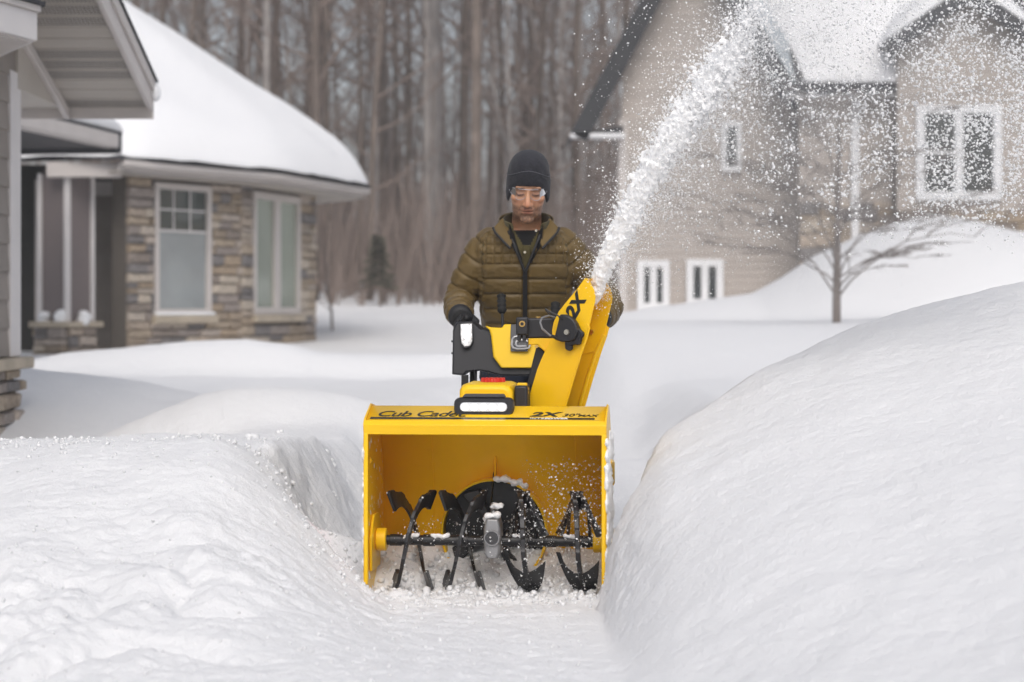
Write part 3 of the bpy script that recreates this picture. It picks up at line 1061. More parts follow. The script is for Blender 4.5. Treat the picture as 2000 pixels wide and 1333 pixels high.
# porch eave and the longer gutter running in from the left
MB().box(X(95, 23.2), X(238, 23.2), 0, .12, 2.36, 2.52, basis((0, 23.2, 0), (1, 0, 0), (0, -1, 0), (0, 0, 1))).build('porch_fascia', M['trim'], sh, bevel=.01)
g0, g1 = Vector((-4.75, 17.6, 0)), Vector((-4.087, 21.8, 0))
g1.z = g0.z = 2.58
u = (g1 - g0).normalized()
mG = basis(g0, u, (u.y, -u.x, 0), (0, 0, 1))
Lg = (g1 - g0).length
MB().box(0, Lg, -.1, .06, .0, .145, mG).build('gutter', M['trim'], sh, bevel=.02)
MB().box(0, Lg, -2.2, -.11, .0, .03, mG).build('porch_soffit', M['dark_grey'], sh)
MB().box(Lg + .001, Lg + .17, -1.2, .04, -.05, .19, mG).build('gutter_end', M['gutter_dark'], sh, bevel=.03)
MB().box(-.5, Lg + .13, -3.2, .05, .146, .17, mG).build('porch_shingles', M['shingle'], sh)
ps = MB()
rings = []
for i in range(40):
    xk = -1.5 + (Lg + 1.62) * i / 39
    w = .02 * float(fbm(xk * 3, 1.3, seed=8, octv=3))
    e = max(0, (i - 34) / 5)
    sq = math.sqrt(max(0.02, 1 - e * e))
    rings.append([mG @ Vector((xk, yv * (1 if j_ in (0, 6) else 1), .172 + (zv + (w if 0 < j_ < 6 else 0)) * sq))
                  for j_, (yv, zv) in enumerate([(.03, 0), (.07, .05), (.06, .14), (-.04, .22), (-.6, .42), (-2.6, 1.15), (-2.6, 0)])])
ps.rings(rings)
ps.build('porch_roof_snow', M['roof_snow'], sh, sharp=60)

# ================================================================== the sided house on the right
rh = world_root('sided_house', (4.0, 30, .7))
tag(rh, 'two storey taupe house with steep gables and dark fascia behind the flying snow', 'house')
YH = 30.0
XH = lambda px, Y=YH: (px - 1000) * Y / F_PX
ZH = lambda py, Y=YH: CAM_H + (HOR - py) * Y / F_PX
mH = basis((0, YH, 0), (1, 0, 0), (0, -1, 0), (0, 0, 1))
xl, xr = XH(1215), XH(1600)
xpk, zpk = XH(1352), ZH(-168)
zev = ZH(268)
sl = (zpk - zev) / (xpk - XH(1122))
gable_l = lambda z_: xl if z_ < zev + (xl - XH(1122)) * sl else xpk - (zpk - z_) / sl
gable_r = lambda z_: xr if z_ < zpk - (xr - xpk) * sl else xpk + (zpk - z_) / sl
MB().prism([(xl + .02, 0), (xr, 0), (xr, min(zpk - (xr - xpk) * sl, 9)), (xpk, zpk - .03), (xl + .02, zev + (xl - XH(1122)) * sl - .03)], (.02, .3),
           lambda a, b, t: (a, YH + t, b)).build('wall', M['mortar'], rh)
z, hb = .55, .105
while z < zpk - .12:
    z1 = min(z + hb + .006, zpk)
    lap_board(rh, mH, gable_l(z) + .002, gable_r(z) - .002, gable_l(z1) + .002, gable_r(z1) - .002, z, z1, M['siding'])
    z += hb
MB().box(xl - .05, xl + .07, -.06, .035, .5, zev + .25, mH).build('corner_board', M['trim'], rh, bevel=.004)
# steep dark rakes
for s, x0 in ((-1, XH(1112)), (1, xpk + (xpk - XH(1112)))):
    top = (xpk, zpk + .16)
    low = (x0, zpk + .16 - abs(x0 - xpk) * sl)
    d = Vector((top[0] - low[0], top[1] - low[1])).normalized()
    nrm = Vector((-d.y, d.x)) * (.26 if s < 0 else -.26)
    poly = [low, top, (top[0], top[1] - .26 / abs(d.x) * 1.0), (low[0] - nrm.x * 1.0, low[1] - nrm.y)]
    poly = [low, top, (top[0] - 0, top[1] - .27 / max(abs(d.x), .1) * .98), (low[0] - nrm.x * 1.0, low[1] - nrm.y * 1.0 - .0)]
    MB().prism(poly, (-.42, -.38), lambda a, b, t: (a, YH + t, b)).build('rake_board', M['gutter_dark'], rh, bevel=.004)
    poly2 = [(low[0] + .01, low[1] - .20), (top[0], top[1] - .45), (top[0], top[1] - .40), (low[0] + .01, low[1] - .10)]
    MB().prism([low, top, (top[0], top[1] - .08), (low[0], low[1] - .08)], (-.38, 1.6), lambda a, b, t: (a, YH + t, b)).build('roof', M['shingle'], rh)
MB().box(XH(1112), xl + .02, -.02, .42, zev - .03, zev + .02, mH).build('eave_soffit', M['white_trim'], rh)
MB().prism([(XH(1122), zev + .021), (xl, zev + .021), (xl, zev + .14)], (-.3, .3), lambda a, b, t: (a, YH + t, b)).build('eave_return', M['gutter_dark'], rh)
# windows of the gable wall
def win(px0, px1, py0, py1, fw, cols, glass=None, **kw):
    Y = kw.pop('Y', YH)
    m_ = basis((XH(px0, Y), Y - .018, ZH(py1, Y)), (1, 0, 0), (0, -1, 0), (0, 0, 1))
    return window(rh, m_, XH(px1, Y) - XH(px0, Y), ZH(py0, Y) - ZH(py1, Y), fw, M['white_trim'], glass or M['glass_black'], cols=cols, **kw)


win(1244, 1307, 509, 606, .10, 2, mull=.10, label='low double window nearest the corner')
win(1340, 1412, 507, 598, .10, 2, mull=.10, label='low double window partly behind the drift')
win(1408, 1448, 238, 336, .075, 1, label='narrow upper window')
# the wing to the right: wall, front roof with snow, cross gable
YW = 29.2
mWg = basis((0, YW, 0), (1, 0, 0), (0, -1, 0), (0, 0, 1))
wl_, wr_ = XH(1560, YW), XH(2420, YW)
zwe = ZH(172, YW)
MB().box(wl_ + .02, wr_, -.3, -.02, 0, zwe, mWg).build('wall', M['mortar'], rh)
z = .6
while z < zwe - .02:
    lap_board(rh, mWg, wl_, wr_, wl_, wr_, z, min(z + hb + .006, zwe), M['siding'])
    z += hb
MB().box(XH(1668, YW) - .05, XH(1668, YW) + .06, .018, .10, 1.1, zwe - .12, mWg).build('downspout', M['white_trim'], rh, bevel=.012)
MB().box(wl_ - .2, XH(1770, YW), -.02, .42, zwe - .12, zwe + .03, mWg).build('eave_fascia', M['gutter_dark'], rh, bevel=.01)
MB().box(wl_ - .2, XH(1770, YW), -.05, .40, zwe - .14, zwe - .121, mWg).build('eave_soffit', M['white_trim'], rh)


def slope_snow(x0, x1, y_edge, z_edge, run, rise, thick, name, seed, left=0.0, right=0.0):
    """A snow slab on a roof slope that climbs away from the viewer."""
    nx, T = 40, [0, .01, .03, .06, .1, .16, .25, .4, .6, .8, 1.0]
    V, fs = [], []
    for t in T:
        for i in range(nx):
            a = i / (nx - 1)
            x = x0 + (x1 - x0) * a + (left * (1 - a) + right * a) * t
            e = min(a, 1 - a) * (x1 - x0)
            th = thick * (1 - math.exp(-t * run / .22)) * (1 - math.exp(-e / .18) * .85)
            wz = .05 * float(fbm(x * 1.1, t * 3, seed=seed, octv=3)) * min(1, t * 12)
            V.append((x, y_edge + run * t, z_edge + rise * t + th + wz))
    for i in range(nx):
        a = i / (nx - 1)
        V.append((x0 + (x1 - x0) * a, y_edge + .02, z_edge - .03 + .03 * float(fbm(a * 14, seed, octv=3))))
    for a in range(len(T) - 1):
        for i in range(nx - 1):
            fs.append((a * nx + i, a * nx + i + 1, (a + 1) * nx + i + 1, (a + 1) * nx + i))
    k = len(T) * nx
    for i in range(nx - 1):
        fs.append((i, k + i, k + i + 1, i + 1))
    mb = MB()
    mb.add(V, fs)
    return mb.build(name, M['roof_snow'], rh, sharp=60)


MB().prism([(YW - .45, zwe + .035), (YW + 4.5, zwe + 4.2), (YW + 4.5, zwe + 4.15), (YW - .45, zwe - .01)], (wl_ - .1, wr_), lambda a, b, t: (t, a, b)).build('roof', M['shingle'], rh)
slope_snow(XH(1572, 28.75), XH(1768, 28.75), YW - .47, zwe + .06, 4.4, 4.0, .38, 'roof_snow', 3, left=-1.2, right=3.6)
# cross gable
YG = 28.7
gp, gpz = XH(1882, YG), ZH(-4, YG)
gl, glz = XH(1722, YG), ZH(104, YG)
gs = (gpz - glz) / (gp - gl)
gr = gp + (gp - gl)
wgl, wgr = XH(1752, YG), gp + (gp - XH(1752, YG))
glf = lambda z_: wgl if z_ < gpz - (gp - wgl) * gs else gp - (gpz - z_) / gs
mGb = basis((0, YG, 0), (1, 0, 0), (0, -1, 0), (0, 0, 1))
MB().prism([(wgl + .02, .5), (wgr - .02, .5), (wgr - .02, gpz - (gp - wgl) * gs - .03), (gp, gpz - .04), (wgl + .02, gpz - (gp - wgl) * gs - .03)], (.02, .5),
           lambda a, b, t: (a, YG + t, b)).build('wall', M['mortar'], rh)
zst = ZH(412, YG)
z = zst
while z < gpz - .1:
    z1 = min(z + hb + .006, gpz)
    a0, a1 = glf(z), glf(z1)
    lap_board(rh, mGb, a0, 2 * gp - a0, a1, 2 * gp - a1, z, z1, M['siding'])
    z += hb
stone_wall(rh, (wgl, YG), (wgr, YG), 1.2, zst, (), hrange=(.12, .2), wrange=(.25, .5), seed=31)
stone_wall(rh, (XH(1560, YW), YW - .02), (XH(1750, YW), YW - .02), 1.0, ZH(395, YW), (), hrange=(.12, .2), wrange=(.25, .5), seed=32)
for s in (-1, 1):
    pk, lw = (gp, gpz + .13), (gp + s * (gp - gl), glz + .13)
    MB().prism([lw, pk, (pk[0], pk[1] - .24), (lw[0], lw[1] - .24)], (-.36, -.32), lambda a, b, t: (a, YG + t, b)).build('rake_board', M['gutter_dark'], rh, bevel=.004)
    MB().prism([lw, pk, (pk[0], pk[1] - .07), (lw[0], lw[1] - .07)], (-.32, 3.5), lambda a, b, t: (a, YG + t, b)).build('roof', M['shingle'], rh)
    V, fs, nx, ny = [], [], 16, 14
    for j in range(ny):
        for i in range(nx):
            t, q = i / (nx - 1), j / (ny - 1)
            yy_ = YG - .34 + 3.9 * q ** 1.5
            x = lw[0] + (pk[0] - lw[0]) * t
            th = .30 * (1 - math.exp(-min(t, 9) * 6)) * (1 - math.exp(-q ** 1.5 * 3.9 / .15)) + .01
            V.append((x, yy_, lw[1] + (pk[1] - lw[1]) * t + .005 + th + .04 * float(fbm(x * 1.4, yy_ * 1.4, seed=5 + s, octv=2)) * min(1, q * 5)))
    for j in range(ny - 1):
        for i in range(nx - 1):
            fs.append((j * nx + i, j * nx + i + 1, (j + 1) * nx + i + 1, (j + 1) * nx + i))
    MB().add(V, fs).build('roof_snow', M['roof_snow'], rh, sharp=60)
win(1788, 1955, 206, 392, .115, 2, Y=YG, mull=.11, sashes=(0,), label='large double window under the cross gable')

# ================================================================== trees
def tree_meshes(seed, height, r0, first=.25, nb=14, spread=1.0, up=.9, levels=3, twig=1.0, lean=0.0, fork=None, wob=.02):
    """Trunk and branches of one bare tree, base at the origin."""
    rg = random.Random(seed)
    tr, br = MB(), MB()
    n = 12
    dx, dy = rg.uniform(-1, 1), rg.uniform(-1, 1)
    pts = []
    for i in range(n + 1):
        t = i / n
        pts.append(Vector((lean * height * t + wob * height * math.sin(t * 5 + dx * 3) * t, wob * height * math.sin(t * 4 + dy * 3) * t, height * t - .3 * (i == 0))))
    rad = [r0 * (1.25 if i == 0 else 1) * (1 - .82 * (i / n) ** 1.1) for i in range(n + 1)]
    tr.tube(pts, rad, 9)
    if fork:
        k = int(n * fork)
        d = Vector((rg.choice((-1, 1)) * .24, rg.uniform(-.1, .1), 1)).normalized()
        p2 = [pts[k] - Vector((0, 0, .2))] + [pts[k] + d * (height * (1 - fork) * j / 6) + Vector((d.x * .3 * math.sin(j * .5), 0, 0)) for j in range(1, 7)]
        tr.tube(p2, [rad[k] * .85 * (1 - .8 * j / 6) for j in range(7)], 8)

    def limb(p, d, L, r, lev):
        m_ = 4
        q = [p]
        dd = d.copy()
        for _ in range(m_):
            dd = (dd + Vector((rg.uniform(-.25, .25), rg.uniform(-.25, .25), rg.uniform(-.08, .26) * up))).normalized()
            q.append(q[-1] + dd * L / m_)
        br.tube(q, [r * (1 - .75 * i / m_) for i in range(m_ + 1)], 4 if lev > 1 else 3, caps=False)
        if lev <= 1:
            return
        for _ in range(rg.randint(3, 5) if lev > 2 else rg.randint(3, 4)):
            i = rg.randint(1, m_)
            b = q[i]
            sd_ = Vector((rg.uniform(-1, 1), rg.uniform(-1, 1), rg.uniform(-.1, .9) * up)).normalized()
            limb(b, (dd * .8 + sd_).normalized(), L * rg.uniform(.4, .65), r * .45 * twig, lev - 1)

    for k in range(nb):
        t = first + (1 - first) * (k + rg.random()) / nb
        i = min(int(t * n), n - 1)
        p = pts[i].lerp(pts[i + 1], t * n - i)
        a = rg.uniform(0, 6.28)
        d = Vector((math.cos(a), math.sin(a), rg.uniform(.15, 1.0) * up)).normalized()
        L = spread * height * rg.uniform(.12, .24) * (1.15 - t * .6)
        limb(p, d, L, max(.011, rad[i] * rg.uniform(.32, .55)), levels)
    return tr.mesh('trunk'), br.mesh('branches')


def plant_tree(name, tm, bm_, loc, rz, s, label, cat='tree', group=None, bark=None, twig=None):
    o = empty(name, loc, rz)
    o.scale = (s, s, s)
    tag(o, label, cat, group)
    t = _link0('trunk', tm, None, o)
    b = _link0('branches', bm_, None, o)
    return o


def with_mat(me, m_):
    me.materials.append(m_)
    me.polygons.foreach_set('use_smooth', np.ones(len(me.polygons), dtype=bool))
    return me


PRO = []
for k in range(9):
    h = [15, 16, 14, 17, 13, 15, 12, 9, 8][k]
    r0 = [.085, .11, .06, .17, .05, .07, .042, .03, .026][k]
    tm, bm_ = tree_meshes(200 + k, h, r0, first=[.2, .3, .12, .28, .12, .2, .1, .1, .08][k], nb=[20, 18, 20, 19, 20, 20, 20, 18, 18][k], spread=[1, .9, 1, 1, .9, 1.1, 1, 1.2, 1.3][k],
                          fork=[None, .45, None, .4, None, None, .3, None, None][k], wob=[.014, .02, .03, .012, .035, .022, .035, .04, .045][k], lean=[0, .01, -.02, 0, .03, -.01, .02, -.04, .05][k])
    PRO.append((with_mat(tm, M['bark'] if k % 3 else M['bark_light']), with_mat(bm_, M['twig'])))

rg = random.Random(77)
# trees that stand out in the photograph
special = [
    (3, 848, 40, 1.15, 'thick grey trunk forking high, tallest in the gap left of the man', 'forked_tree'),
    (1, 908, 43, 1.05, 'straight dark trunk just beside the thick forked tree above the man', 'straight_tree'),
    (4, 700, 41, 1.1, 'slim bare trunk rising just past the end of the snowy stone house roof', 'leaning_tree'),
    (0, 1128, 44, 1.2, 'dark bare trunk rising close to the steep gable of the sided house', 'bare_tree'),
    (5, 792, 46, 1.1, 'medium bare trunk between the spruce and the thick forked tree', 'bare_tree'),
    (1, 1228, 52, 1.2, 'bare trunk showing over the dark rake of the sided house', 'bare_tree'),
]
placed = []
for k, px, Y, s, lab, nm in special:
    p = P(px, 600, Y)
    placed.append((p.x, Y))
    plant_tree(nm, *PRO[k], (p.x, Y, gz(p.x, Y) - .1), rg.uniform(0, 6.28) if k != 3 else 0.4, s, lab)
GR = 'bare trees of the leafless woods'
cnt = 0
while cnt < 125:
    Y = 37 + 27 * rg.random() ** .85
    px = rg.uniform(150, 1330)
    x = (px - 1000) * Y / F_PX
    if any((x - a) ** 2 + ((Y - b) * .6) ** 2 < .16 for a, b in placed):
        continue
    if x > -.2 + 1.6 and Y < 42 or (px > 1210 and Y < 45):
        continue
    placed.append((x, Y))
    k = rg.choice((0, 0, 2, 2, 4, 4, 5, 5, 6, 6, 7, 8, 1, 1))
    plant_tree('woodland_tree', *PRO[k], (x, Y, gz(x, Y) - .1), rg.uniform(0, 6.28), rg.uniform(.75, 1.2),
               'slender bare grey tree among the leafless woods beyond the yard', group=GR)
    cnt += 1
# the far woods: too many thin stems to count
fw_ = MB()
for i in range(260):
    Y = rg.uniform(66, 105)
    x = rg.uniform(-.30, .12) * Y
    h = rg.uniform(3.0, 7.5)
    r0 = rg.uniform(.04, .13)
    z0 = gz(x, Y) - .2
    lx, ly = rg.uniform(-.06, .06) * h, rg.uniform(-.05, .05) * h
    fw_.tube([(x, Y, z0), (x + lx * .4, Y + ly * .4, z0 + h * .5), (x + lx, Y + ly, z0 + h)], [r0, r0 * .7, r0 * .15], 5, caps=False)
    for j in range(13):
        t = rg.uniform(.08, .95)
        a = rg.uniform(0, 6.28)
        L = rg.uniform(.8, 2.4) * (1.1 - t * .5)
        p = Vector((x + lx * t, Y + ly * t, z0 + h * t))
        d = Vector((math.cos(a), math.sin(a), rg.uniform(.1, 1.1))).normalized()
        q = p + d * L
        fw_.tube([p, q], [r0 * .25, .008], 3, caps=False)
        for m_ in range(3):
            b = p.lerp(q, rg.uniform(.3, 1))
            e = Vector((rg.uniform(-1, 1), rg.uniform(-1, 1), rg.uniform(-.2, 1))).normalized()
            fw_.tube([b, b + e * L * rg.uniform(.3, .6)], [r0 * .12, .005], 3, caps=False)
o = fw_.build('far_woods', M['bark'], None)
tag(o, 'far off mass of bare grey brown woods behind the nearer trunks', kind='stuff')
# brush at the foot of the woods
bw = MB()
for i in range(2600):
    Y = rg.uniform(36, 66)
    x = rg.uniform(-.24, .10) * Y
    z0 = gz(x, Y) - .05
    for j in range(4):
        h = rg.uniform(.5, 2.6)
        a = rg.uniform(0, 6.28)
        l_ = rg.uniform(.05, .5) * h
        p, q = Vector((x, Y, z0)), Vector((x + l_ * math.cos(a), Y + l_ * math.sin(a), z0 + h))
        bw.tube([p, p.lerp(q, .5) + Vector((rg.uniform(-.1, .1), 0, 0)), q], [.013, .009, .004], 3, caps=False)
o = bw.build('undergrowth', M['twig'], None)
tag(o, 'thin brown brush standing in the snow at the foot of the woods', kind='stuff')

# a young spruce at the edge of the woods
sx, sy = P(738, 600, 36).x, 36.0
sp = world_root('spruce_tree', (sx, sy, gz(sx, sy)))
tag(sp, 'small dark green spruce at the edge of the bare woods', 'tree')
z0 = gz(sx, sy)
MB().tube([(sx + .05, sy, z0 - .2), (sx, sy, z0 + 1.25)], [.035, .008], 8).build('trunk', M['bark'], sp)
nd = MB()
rg2 = random.Random(9)
for i in range(34):
    t = .30 + .68 * i / 34
    L = .36 * (1.05 - t) + .03
    a = i * 2.4
    p = Vector((sx, sy, z0 + 1.25 * t))
    d = Vector((math.cos(a), math.sin(a), -.22))
    for j in range(9):
        c = p + d * L * (j + 1) / 9
        for s in (-1, 1, 0):
            e = Vector((-math.sin(a) * s, math.cos(a) * s, 0)) * .12 * (1.1 - j / 9) + d * .07 + Vector((0, 0, rg2.uniform(-.05, .03)))
            w = Vector((0, 0, .018))
            nd.add([c - w, c + e, c + w + d * .02], [(0, 1, 2)])
nd.build('crown', M['needle'], sp)

# thin dead sapling by the stone house corner
x0, y0 = P(648, 600, 30).x, 30.0
sap = world_root('sapling', (x0, y0, gz(x0, y0)))
tag(sap, 'thin dark leaning sapling stem in the snow beside the stone house', 'sapling')
zb = CAM_H + (HOR - 648) * y0 / F_PX
MB().tube([(x0 + .02, y0, zb - .3), (x0 - .0, y0, zb + .25), (x0 - .07, y0, zb + .75), (x0 - .12, y0, zb + 1.5)], [.022, .02, .014, .006], 7).build('stem', M['bark_ornamental'], sap)
sb_ = MB()
for k in range(7):
    b = Vector((x0 - .02 - .015 * k, y0, zb + .3 + .15 * k))
    sb_.tube([b, b + Vector((rg2.uniform(-.3, .3), rg2.uniform(-.2, .2), rg2.uniform(.1, .35)))], [.006, .002], 4)
sb_.build('branches', M['bark_ornamental'], sap)

# the ornamental tree in front of the right house
ox, oy = P(1634, 600, 19.5).x, 19.5
oz = CAM_H + (HOR - 640) * oy / F_PX
orn = world_root('ornamental_tree', (ox, oy, oz))
tag(orn, 'small bare ornamental tree with arching drooping branches before the sided house', 'tree')
rg3 = random.Random(21)
MB().tube([(ox, oy, oz - .4), (ox, oy, oz + .28), (ox + .01, oy, oz + .9), (ox + .02, oy, oz + 1.5), (ox + .03, oy, oz + 2.2)], [.044, .038, .029, .022, .009], 10).build('trunk', M['bark_ornamental'], orn)
ob = MB()


def droop(p, a, L, r, lev, rise):
    q, pts = Vector(p), [Vector(p)]
    n = 7
    for i in range(n):
        t = i / n
        d = Vector((math.cos(a), math.sin(a) * .8, rise - 1.25 * t * rise - .05)).normalized()
        q = q + d * L / n + Vector((rg3.uniform(-.02, .02) * L, rg3.uniform(-.02, .02) * L, rg3.uniform(-.02, .02) * L))
        pts.append(q.copy())
    ob.tube(pts, [r * (1 - .75 * i / n) for i in range(n + 1)], 5, caps=False)
    if lev:
        for k in range(6 if lev > 1 else 4):
            i = rg3.randint(2, n)
            droop(pts[i], a + rg3.uniform(-.9, .9), L * rg3.uniform(.25, .5), max(r * .55, .0035), lev - 1, rise * rg3.uniform(.2, 1.0))


for k in range(26):
    zz_ = oz + .26 + 1.7 * (k / 26) ** 1.35
    droop((ox, oy, zz_), k * 2.4 + rg3.uniform(-.4, .4), rg3.uniform(.7, 1.7) * (1 - .4 * k / 26), .0105 * (1 - .5 * k / 26), 3, rg3.uniform(.75, 1.5))
ob.build('branches', M['bark_ornamental'], orn)

# ================================================================== the snow blower
YAW = R(-5.0)
OX, OY = -0.088, 6.80
blower = empty('snow_blower', (OX, OY, 0.0), YAW)
tag(blower, 'yellow and black two stage snow blower clearing a lane, chute throwing snow', 'snow blower')
MYAW = Matrix.Translation((OX, OY, 0)) @ Matrix.Rotation(YAW, 4, 'Z')
MINV = MYAW.inverted()


def L(px, py, yl):
    """Machine coordinates (x right, y back, z up) of photo pixel (px, py) at yl metres behind the housing mouth."""
    Y = OY + yl
    for _ in range(5):
        w = P(px, py, Y)
        q = MINV @ w
        Y += yl - q.y
    return MINV @ P(px, py, Y)


HW = .385
YEL = M['yellow']
# --- auger housing: a curved back sheet, two side plates, the sloping top
prof = [(.0, .541), (-.006, .574), (.012, .583), (.135, .624), (.20, .618), (.27, .575), (.33, .52), (.375, .44), (.40, .34), (.405, .22), (.39, .11), (.37, .05)]


def curve(pr, k=4):
    out = []
    for i in range(len(pr) - 1):
        p0, p1, p2, p3 = pr[max(i - 1, 0)], pr[i], pr[i + 1], pr[min(i + 2, len(pr) - 1)]
        for j in range(k):
            t = j / k
            out.append(tuple(.5 * ((2 * p1[a]) + (-p0[a] + p2[a]) * t + (2 * p0[a] - 5 * p1[a] + 4 * p2[a] - p3[a]) * t * t + (-p0[a] + 3 * p1[a] - 3 * p2[a] + p3[a]) * t ** 3) for a in (0, 1)))
    out.append(pr[-1])
    return out


pr2 = prof[:3] + curve(prof[3:], 4)
mb = MB()
nx = 2
vs, fs = [], []
for (y, z) in pr2:
    for i in range(nx):
        vs.append((-HW + 2 * HW * i / (nx - 1), y, z))
for j in range(len(pr2) - 1):
    fs.append((j * 2, j * 2 + 1, j * 2 + 3, j * 2 + 2))
mb.add(vs, fs)
housing = mb.build('auger_housing', YEL, blower, solid=.004, sharp=25)
side = [(-.004, .545), (-.012, .574), (.008, .592), (.135, .634), (.21, .626), (.28, .583), (.345, .525), (.39, .44), (.415, .34), (.42, .20), (.40, .06), (.36, .02), (.05, .02), (.0, .06)]
for s in (-1, 1):
    sp_ = MB().prism(side, (s * HW, s * (HW + .006)), lambda a, b, t: (t, a, b)).build('side_plate', YEL, blower, bevel=.0015)
    # folded front flange, bearing plate, stiffening bead
    MB().box(s * HW - .006 * (s > 0) - .004, s * HW + .006 * (s < 0) + .004, -.014, -.001, .06, .545).build('front_flange', YEL, sp_, bevel=.003)
    MB().prism([(.08, .09), (.26, .09), (.27, .20), (.215, .27), (.13, .27), (.07, .20)], (s * (HW - .001), s * (HW - .010)), lambda a, b, t: (t, a, b)).build('bearing_plate', YEL, sp_, bevel=.003)
    MB().tube([(s * (HW - .011), .17, .185), (s * (HW - .045), .17, .185)], .038, 20).build('bearing_boss', YEL, sp_, bevel=.004)
    MB().tube([(s * (HW + .006), .10, .45), (s * (HW + .012), .20, .44), (s * (HW + .006), .36, .36)], .012, 8).build('bead', YEL, sp_)
    MB().tube([(s * (HW + .006), .16, .185), (s * (HW + .016), .16, .185)], .012, 6).build('bolt', M['steel'], sp_)
    MB().box(min(s * (HW + .007), s * (HW + .017)), max(s * (HW + .007), s * (HW + .017)), .12, .32, .0, .13).build('skid_shoe', M['black_metal'], sp_, bevel=.006)
# seams pressed into the back sheet
for xs in (-.21, -.205 + .48):
    MB().tube([(xs - .004, y - .0035 if j > 3 else y, z - .0035) for j, (y, z) in enumerate(pr2[6:-2])], .0016, 5).build('weld_seam', YEL, housing)
MB().box(-HW, HW, .368, .385, .020, .045).build('scraper_bar', M['black_metal'], blower, bevel=.003)
# front lip, proud of the sheet
MB().rings([[(x, -.010, .541), (x, -.0155, .572), (x, .006, .5865), (x, .012, .582), (x, -.009, .570), (x, -.004, .541)] for x in (-HW - .004, HW + .004)]).build('front_lip', YEL, housing, bevel=.0015)

# --- print on the sloping top
e_y = Vector((0, .123, .041)).normalized()
e_n = Vector((0, -e_y.z, e_y.y))


def on_top(name, me, x, s_, material, lift=.0026):
    m_ = basis(Vector((x, .012, .583)) + e_y * s_ + e_n * lift, (1, 0, 0), e_y, e_n)
    me.transform(m_)
    o = link(name, me, material, housing)
    return o


x0 = L(736, 820, .08).x
on_top('lettering', text_mesh('Cub Cadet', .066, shear=.32, offset=.0006, sx=1.04, spacing=.93), x0, .036, M['ink_black'])
on_top('lettering', text_mesh('\u00ae', .012), L(906, 820, .08).x, .036, M['ink_black'])
on_top('lettering', text_mesh('2X', .052, shear=.28, offset=.0018, sx=1.38, spacing=1.0), L(1036, 820, .08).x, .040, M['ink_black'])
on_top('lettering', text_mesh('30"', .034, shear=.28, offset=.0004, sx=1.15), L(1098, 820, .08).x, .040, M['ink_black'])
on_top('lettering', text_mesh('MAX', .024, shear=.28, offset=.0005, sx=1.2), L(1129, 820, .08).x, .040, M['ink_black'])
st_ = MB().box(0, 1, 0, .016, 0, .0005).mesh('stripe')
st_.transform(Matrix.Diagonal((L(1162, 825, .05).x - L(725, 825, .05).x, 1, 1, 1)))
on_top('print_stripe', st_, L(725, 825, .05).x, .012, M['ink_black'], .0022)
on_top('lettering', text_mesh('INTELLI', .014, shear=.1, offset=.0, sx=1.5, spacing=1.05), L(1035, 825, .05).x, .0145, M['ink_white'], .0036)
on_top('lettering', text_mesh('POWER', .014, shear=.1, offset=.0006, sx=1.5, spacing=1.05), L(1064, 825, .05).x, .0145, M['ink_white'], .0036)

# --- impeller drum and impeller
icx, icz, ir = .0, .195, .172
mb = MB()
n = 48
rs = []
for (rr, yy_) in ((ir, .41), (ir, .315), (ir + .006, .311), (ir + .009, .316), (ir + .009, .41)):
    rs.append([(icx + rr * math.cos(2 * math.pi * j / n), yy_, icz + rr * math.sin(2 * math.pi * j / n)) for j in range(n)])
mb.rings(rs, caps=False)
drum = mb.build('impeller_drum', YEL, blower)
MB().rings([[(icx + (ir - .001) * math.cos(2 * math.pi * j / n), yy_, icz + (ir - .001) * math.sin(2 * math.pi * j / n)) for j in range(n)] for yy_ in (.385, .40)]).build('back_plate', M['black_metal'], drum)
imp = MB().tube([(icx, .385, icz), (icx, .33, icz)], .035, 16).build('impeller', M['black_metal'], blower)
for k in range(4):
    a = k * math.pi / 2 + .5
    c, s_ = math.cos(a), math.sin(a)
    poly = [(.02, -.01), (.15, -.022), (.163, .03), (.15, .034), (.08, .012), (.02, .012)]
    MB().prism(poly, (.322, .38), lambda u_, v_, t: (icx + u_ * c - v_ * s_, t, icz + u_ * s_ + v_ * c)).build('blade', M['black_metal'], imp, bevel=.003)
# fin above the drum, post to the gearbox
MB().prism([(.33, .365), (.395, .365), (.385, .455), (.375, .46)], (icx - .003, icx + .003), lambda a, b, t: (t, a, b)).build('deflecting_fin', YEL, blower, bevel=.001)
MB().prism([(.15, .20), (.17, .20), (.36, .37), (.36, .395), (.34, .39)], (icx - .006, icx - .002), lambda a, b, t: (t, a, b)).build('gearbox_strut', M['black_metal'], blower, bevel=.001)

# --- auger: shaft, gear case, four pairs of serrated ribbons
AY, AZ = .17, .183
MB().tube([(-HW + .03, AY, AZ), (HW - .03, AY, AZ)], .0165, 18).build('auger_shaft', M['black_metal'], blower)
for xs in (-.20, -.09, .09, .2, .31, -.31):
    MB().tube([(xs - .02, AY, AZ), (xs + .02, AY, AZ)], .0195, 18).build('shaft_sleeve', M['black_metal'], blower, bevel=.002)
gb = MB()
gx = L(961, 1050, .12).x
gb.rings([[(gx + a * w, AY + yo, AZ + b) for a, b in ((-1, -.035), (-.62, -.052), (.62, -.052), (1, -.035), (1, .045), (.75, .075), (-.75, .075), (-1, .045))] for yo, w in ((-.052, .020), (-.046, .028), (.04, .028), (.06, .018))])
gear = gb.build('gear_case', M['cast'], blower, bevel=.006, seg=3)
MB().tube([(gx, AY - .053, AZ + .015), (gx, AY - .060, AZ + .015)], .0225, 24).build('gear_cap', M['dark_grey'], gear, bevel=.002)
rg_ = []
for j in range(25):
    a = 2 * math.pi * j / 24
    rg_.append((gx + .024 * math.cos(a), AY - .060, AZ + .015 + .024 * math.sin(a)))
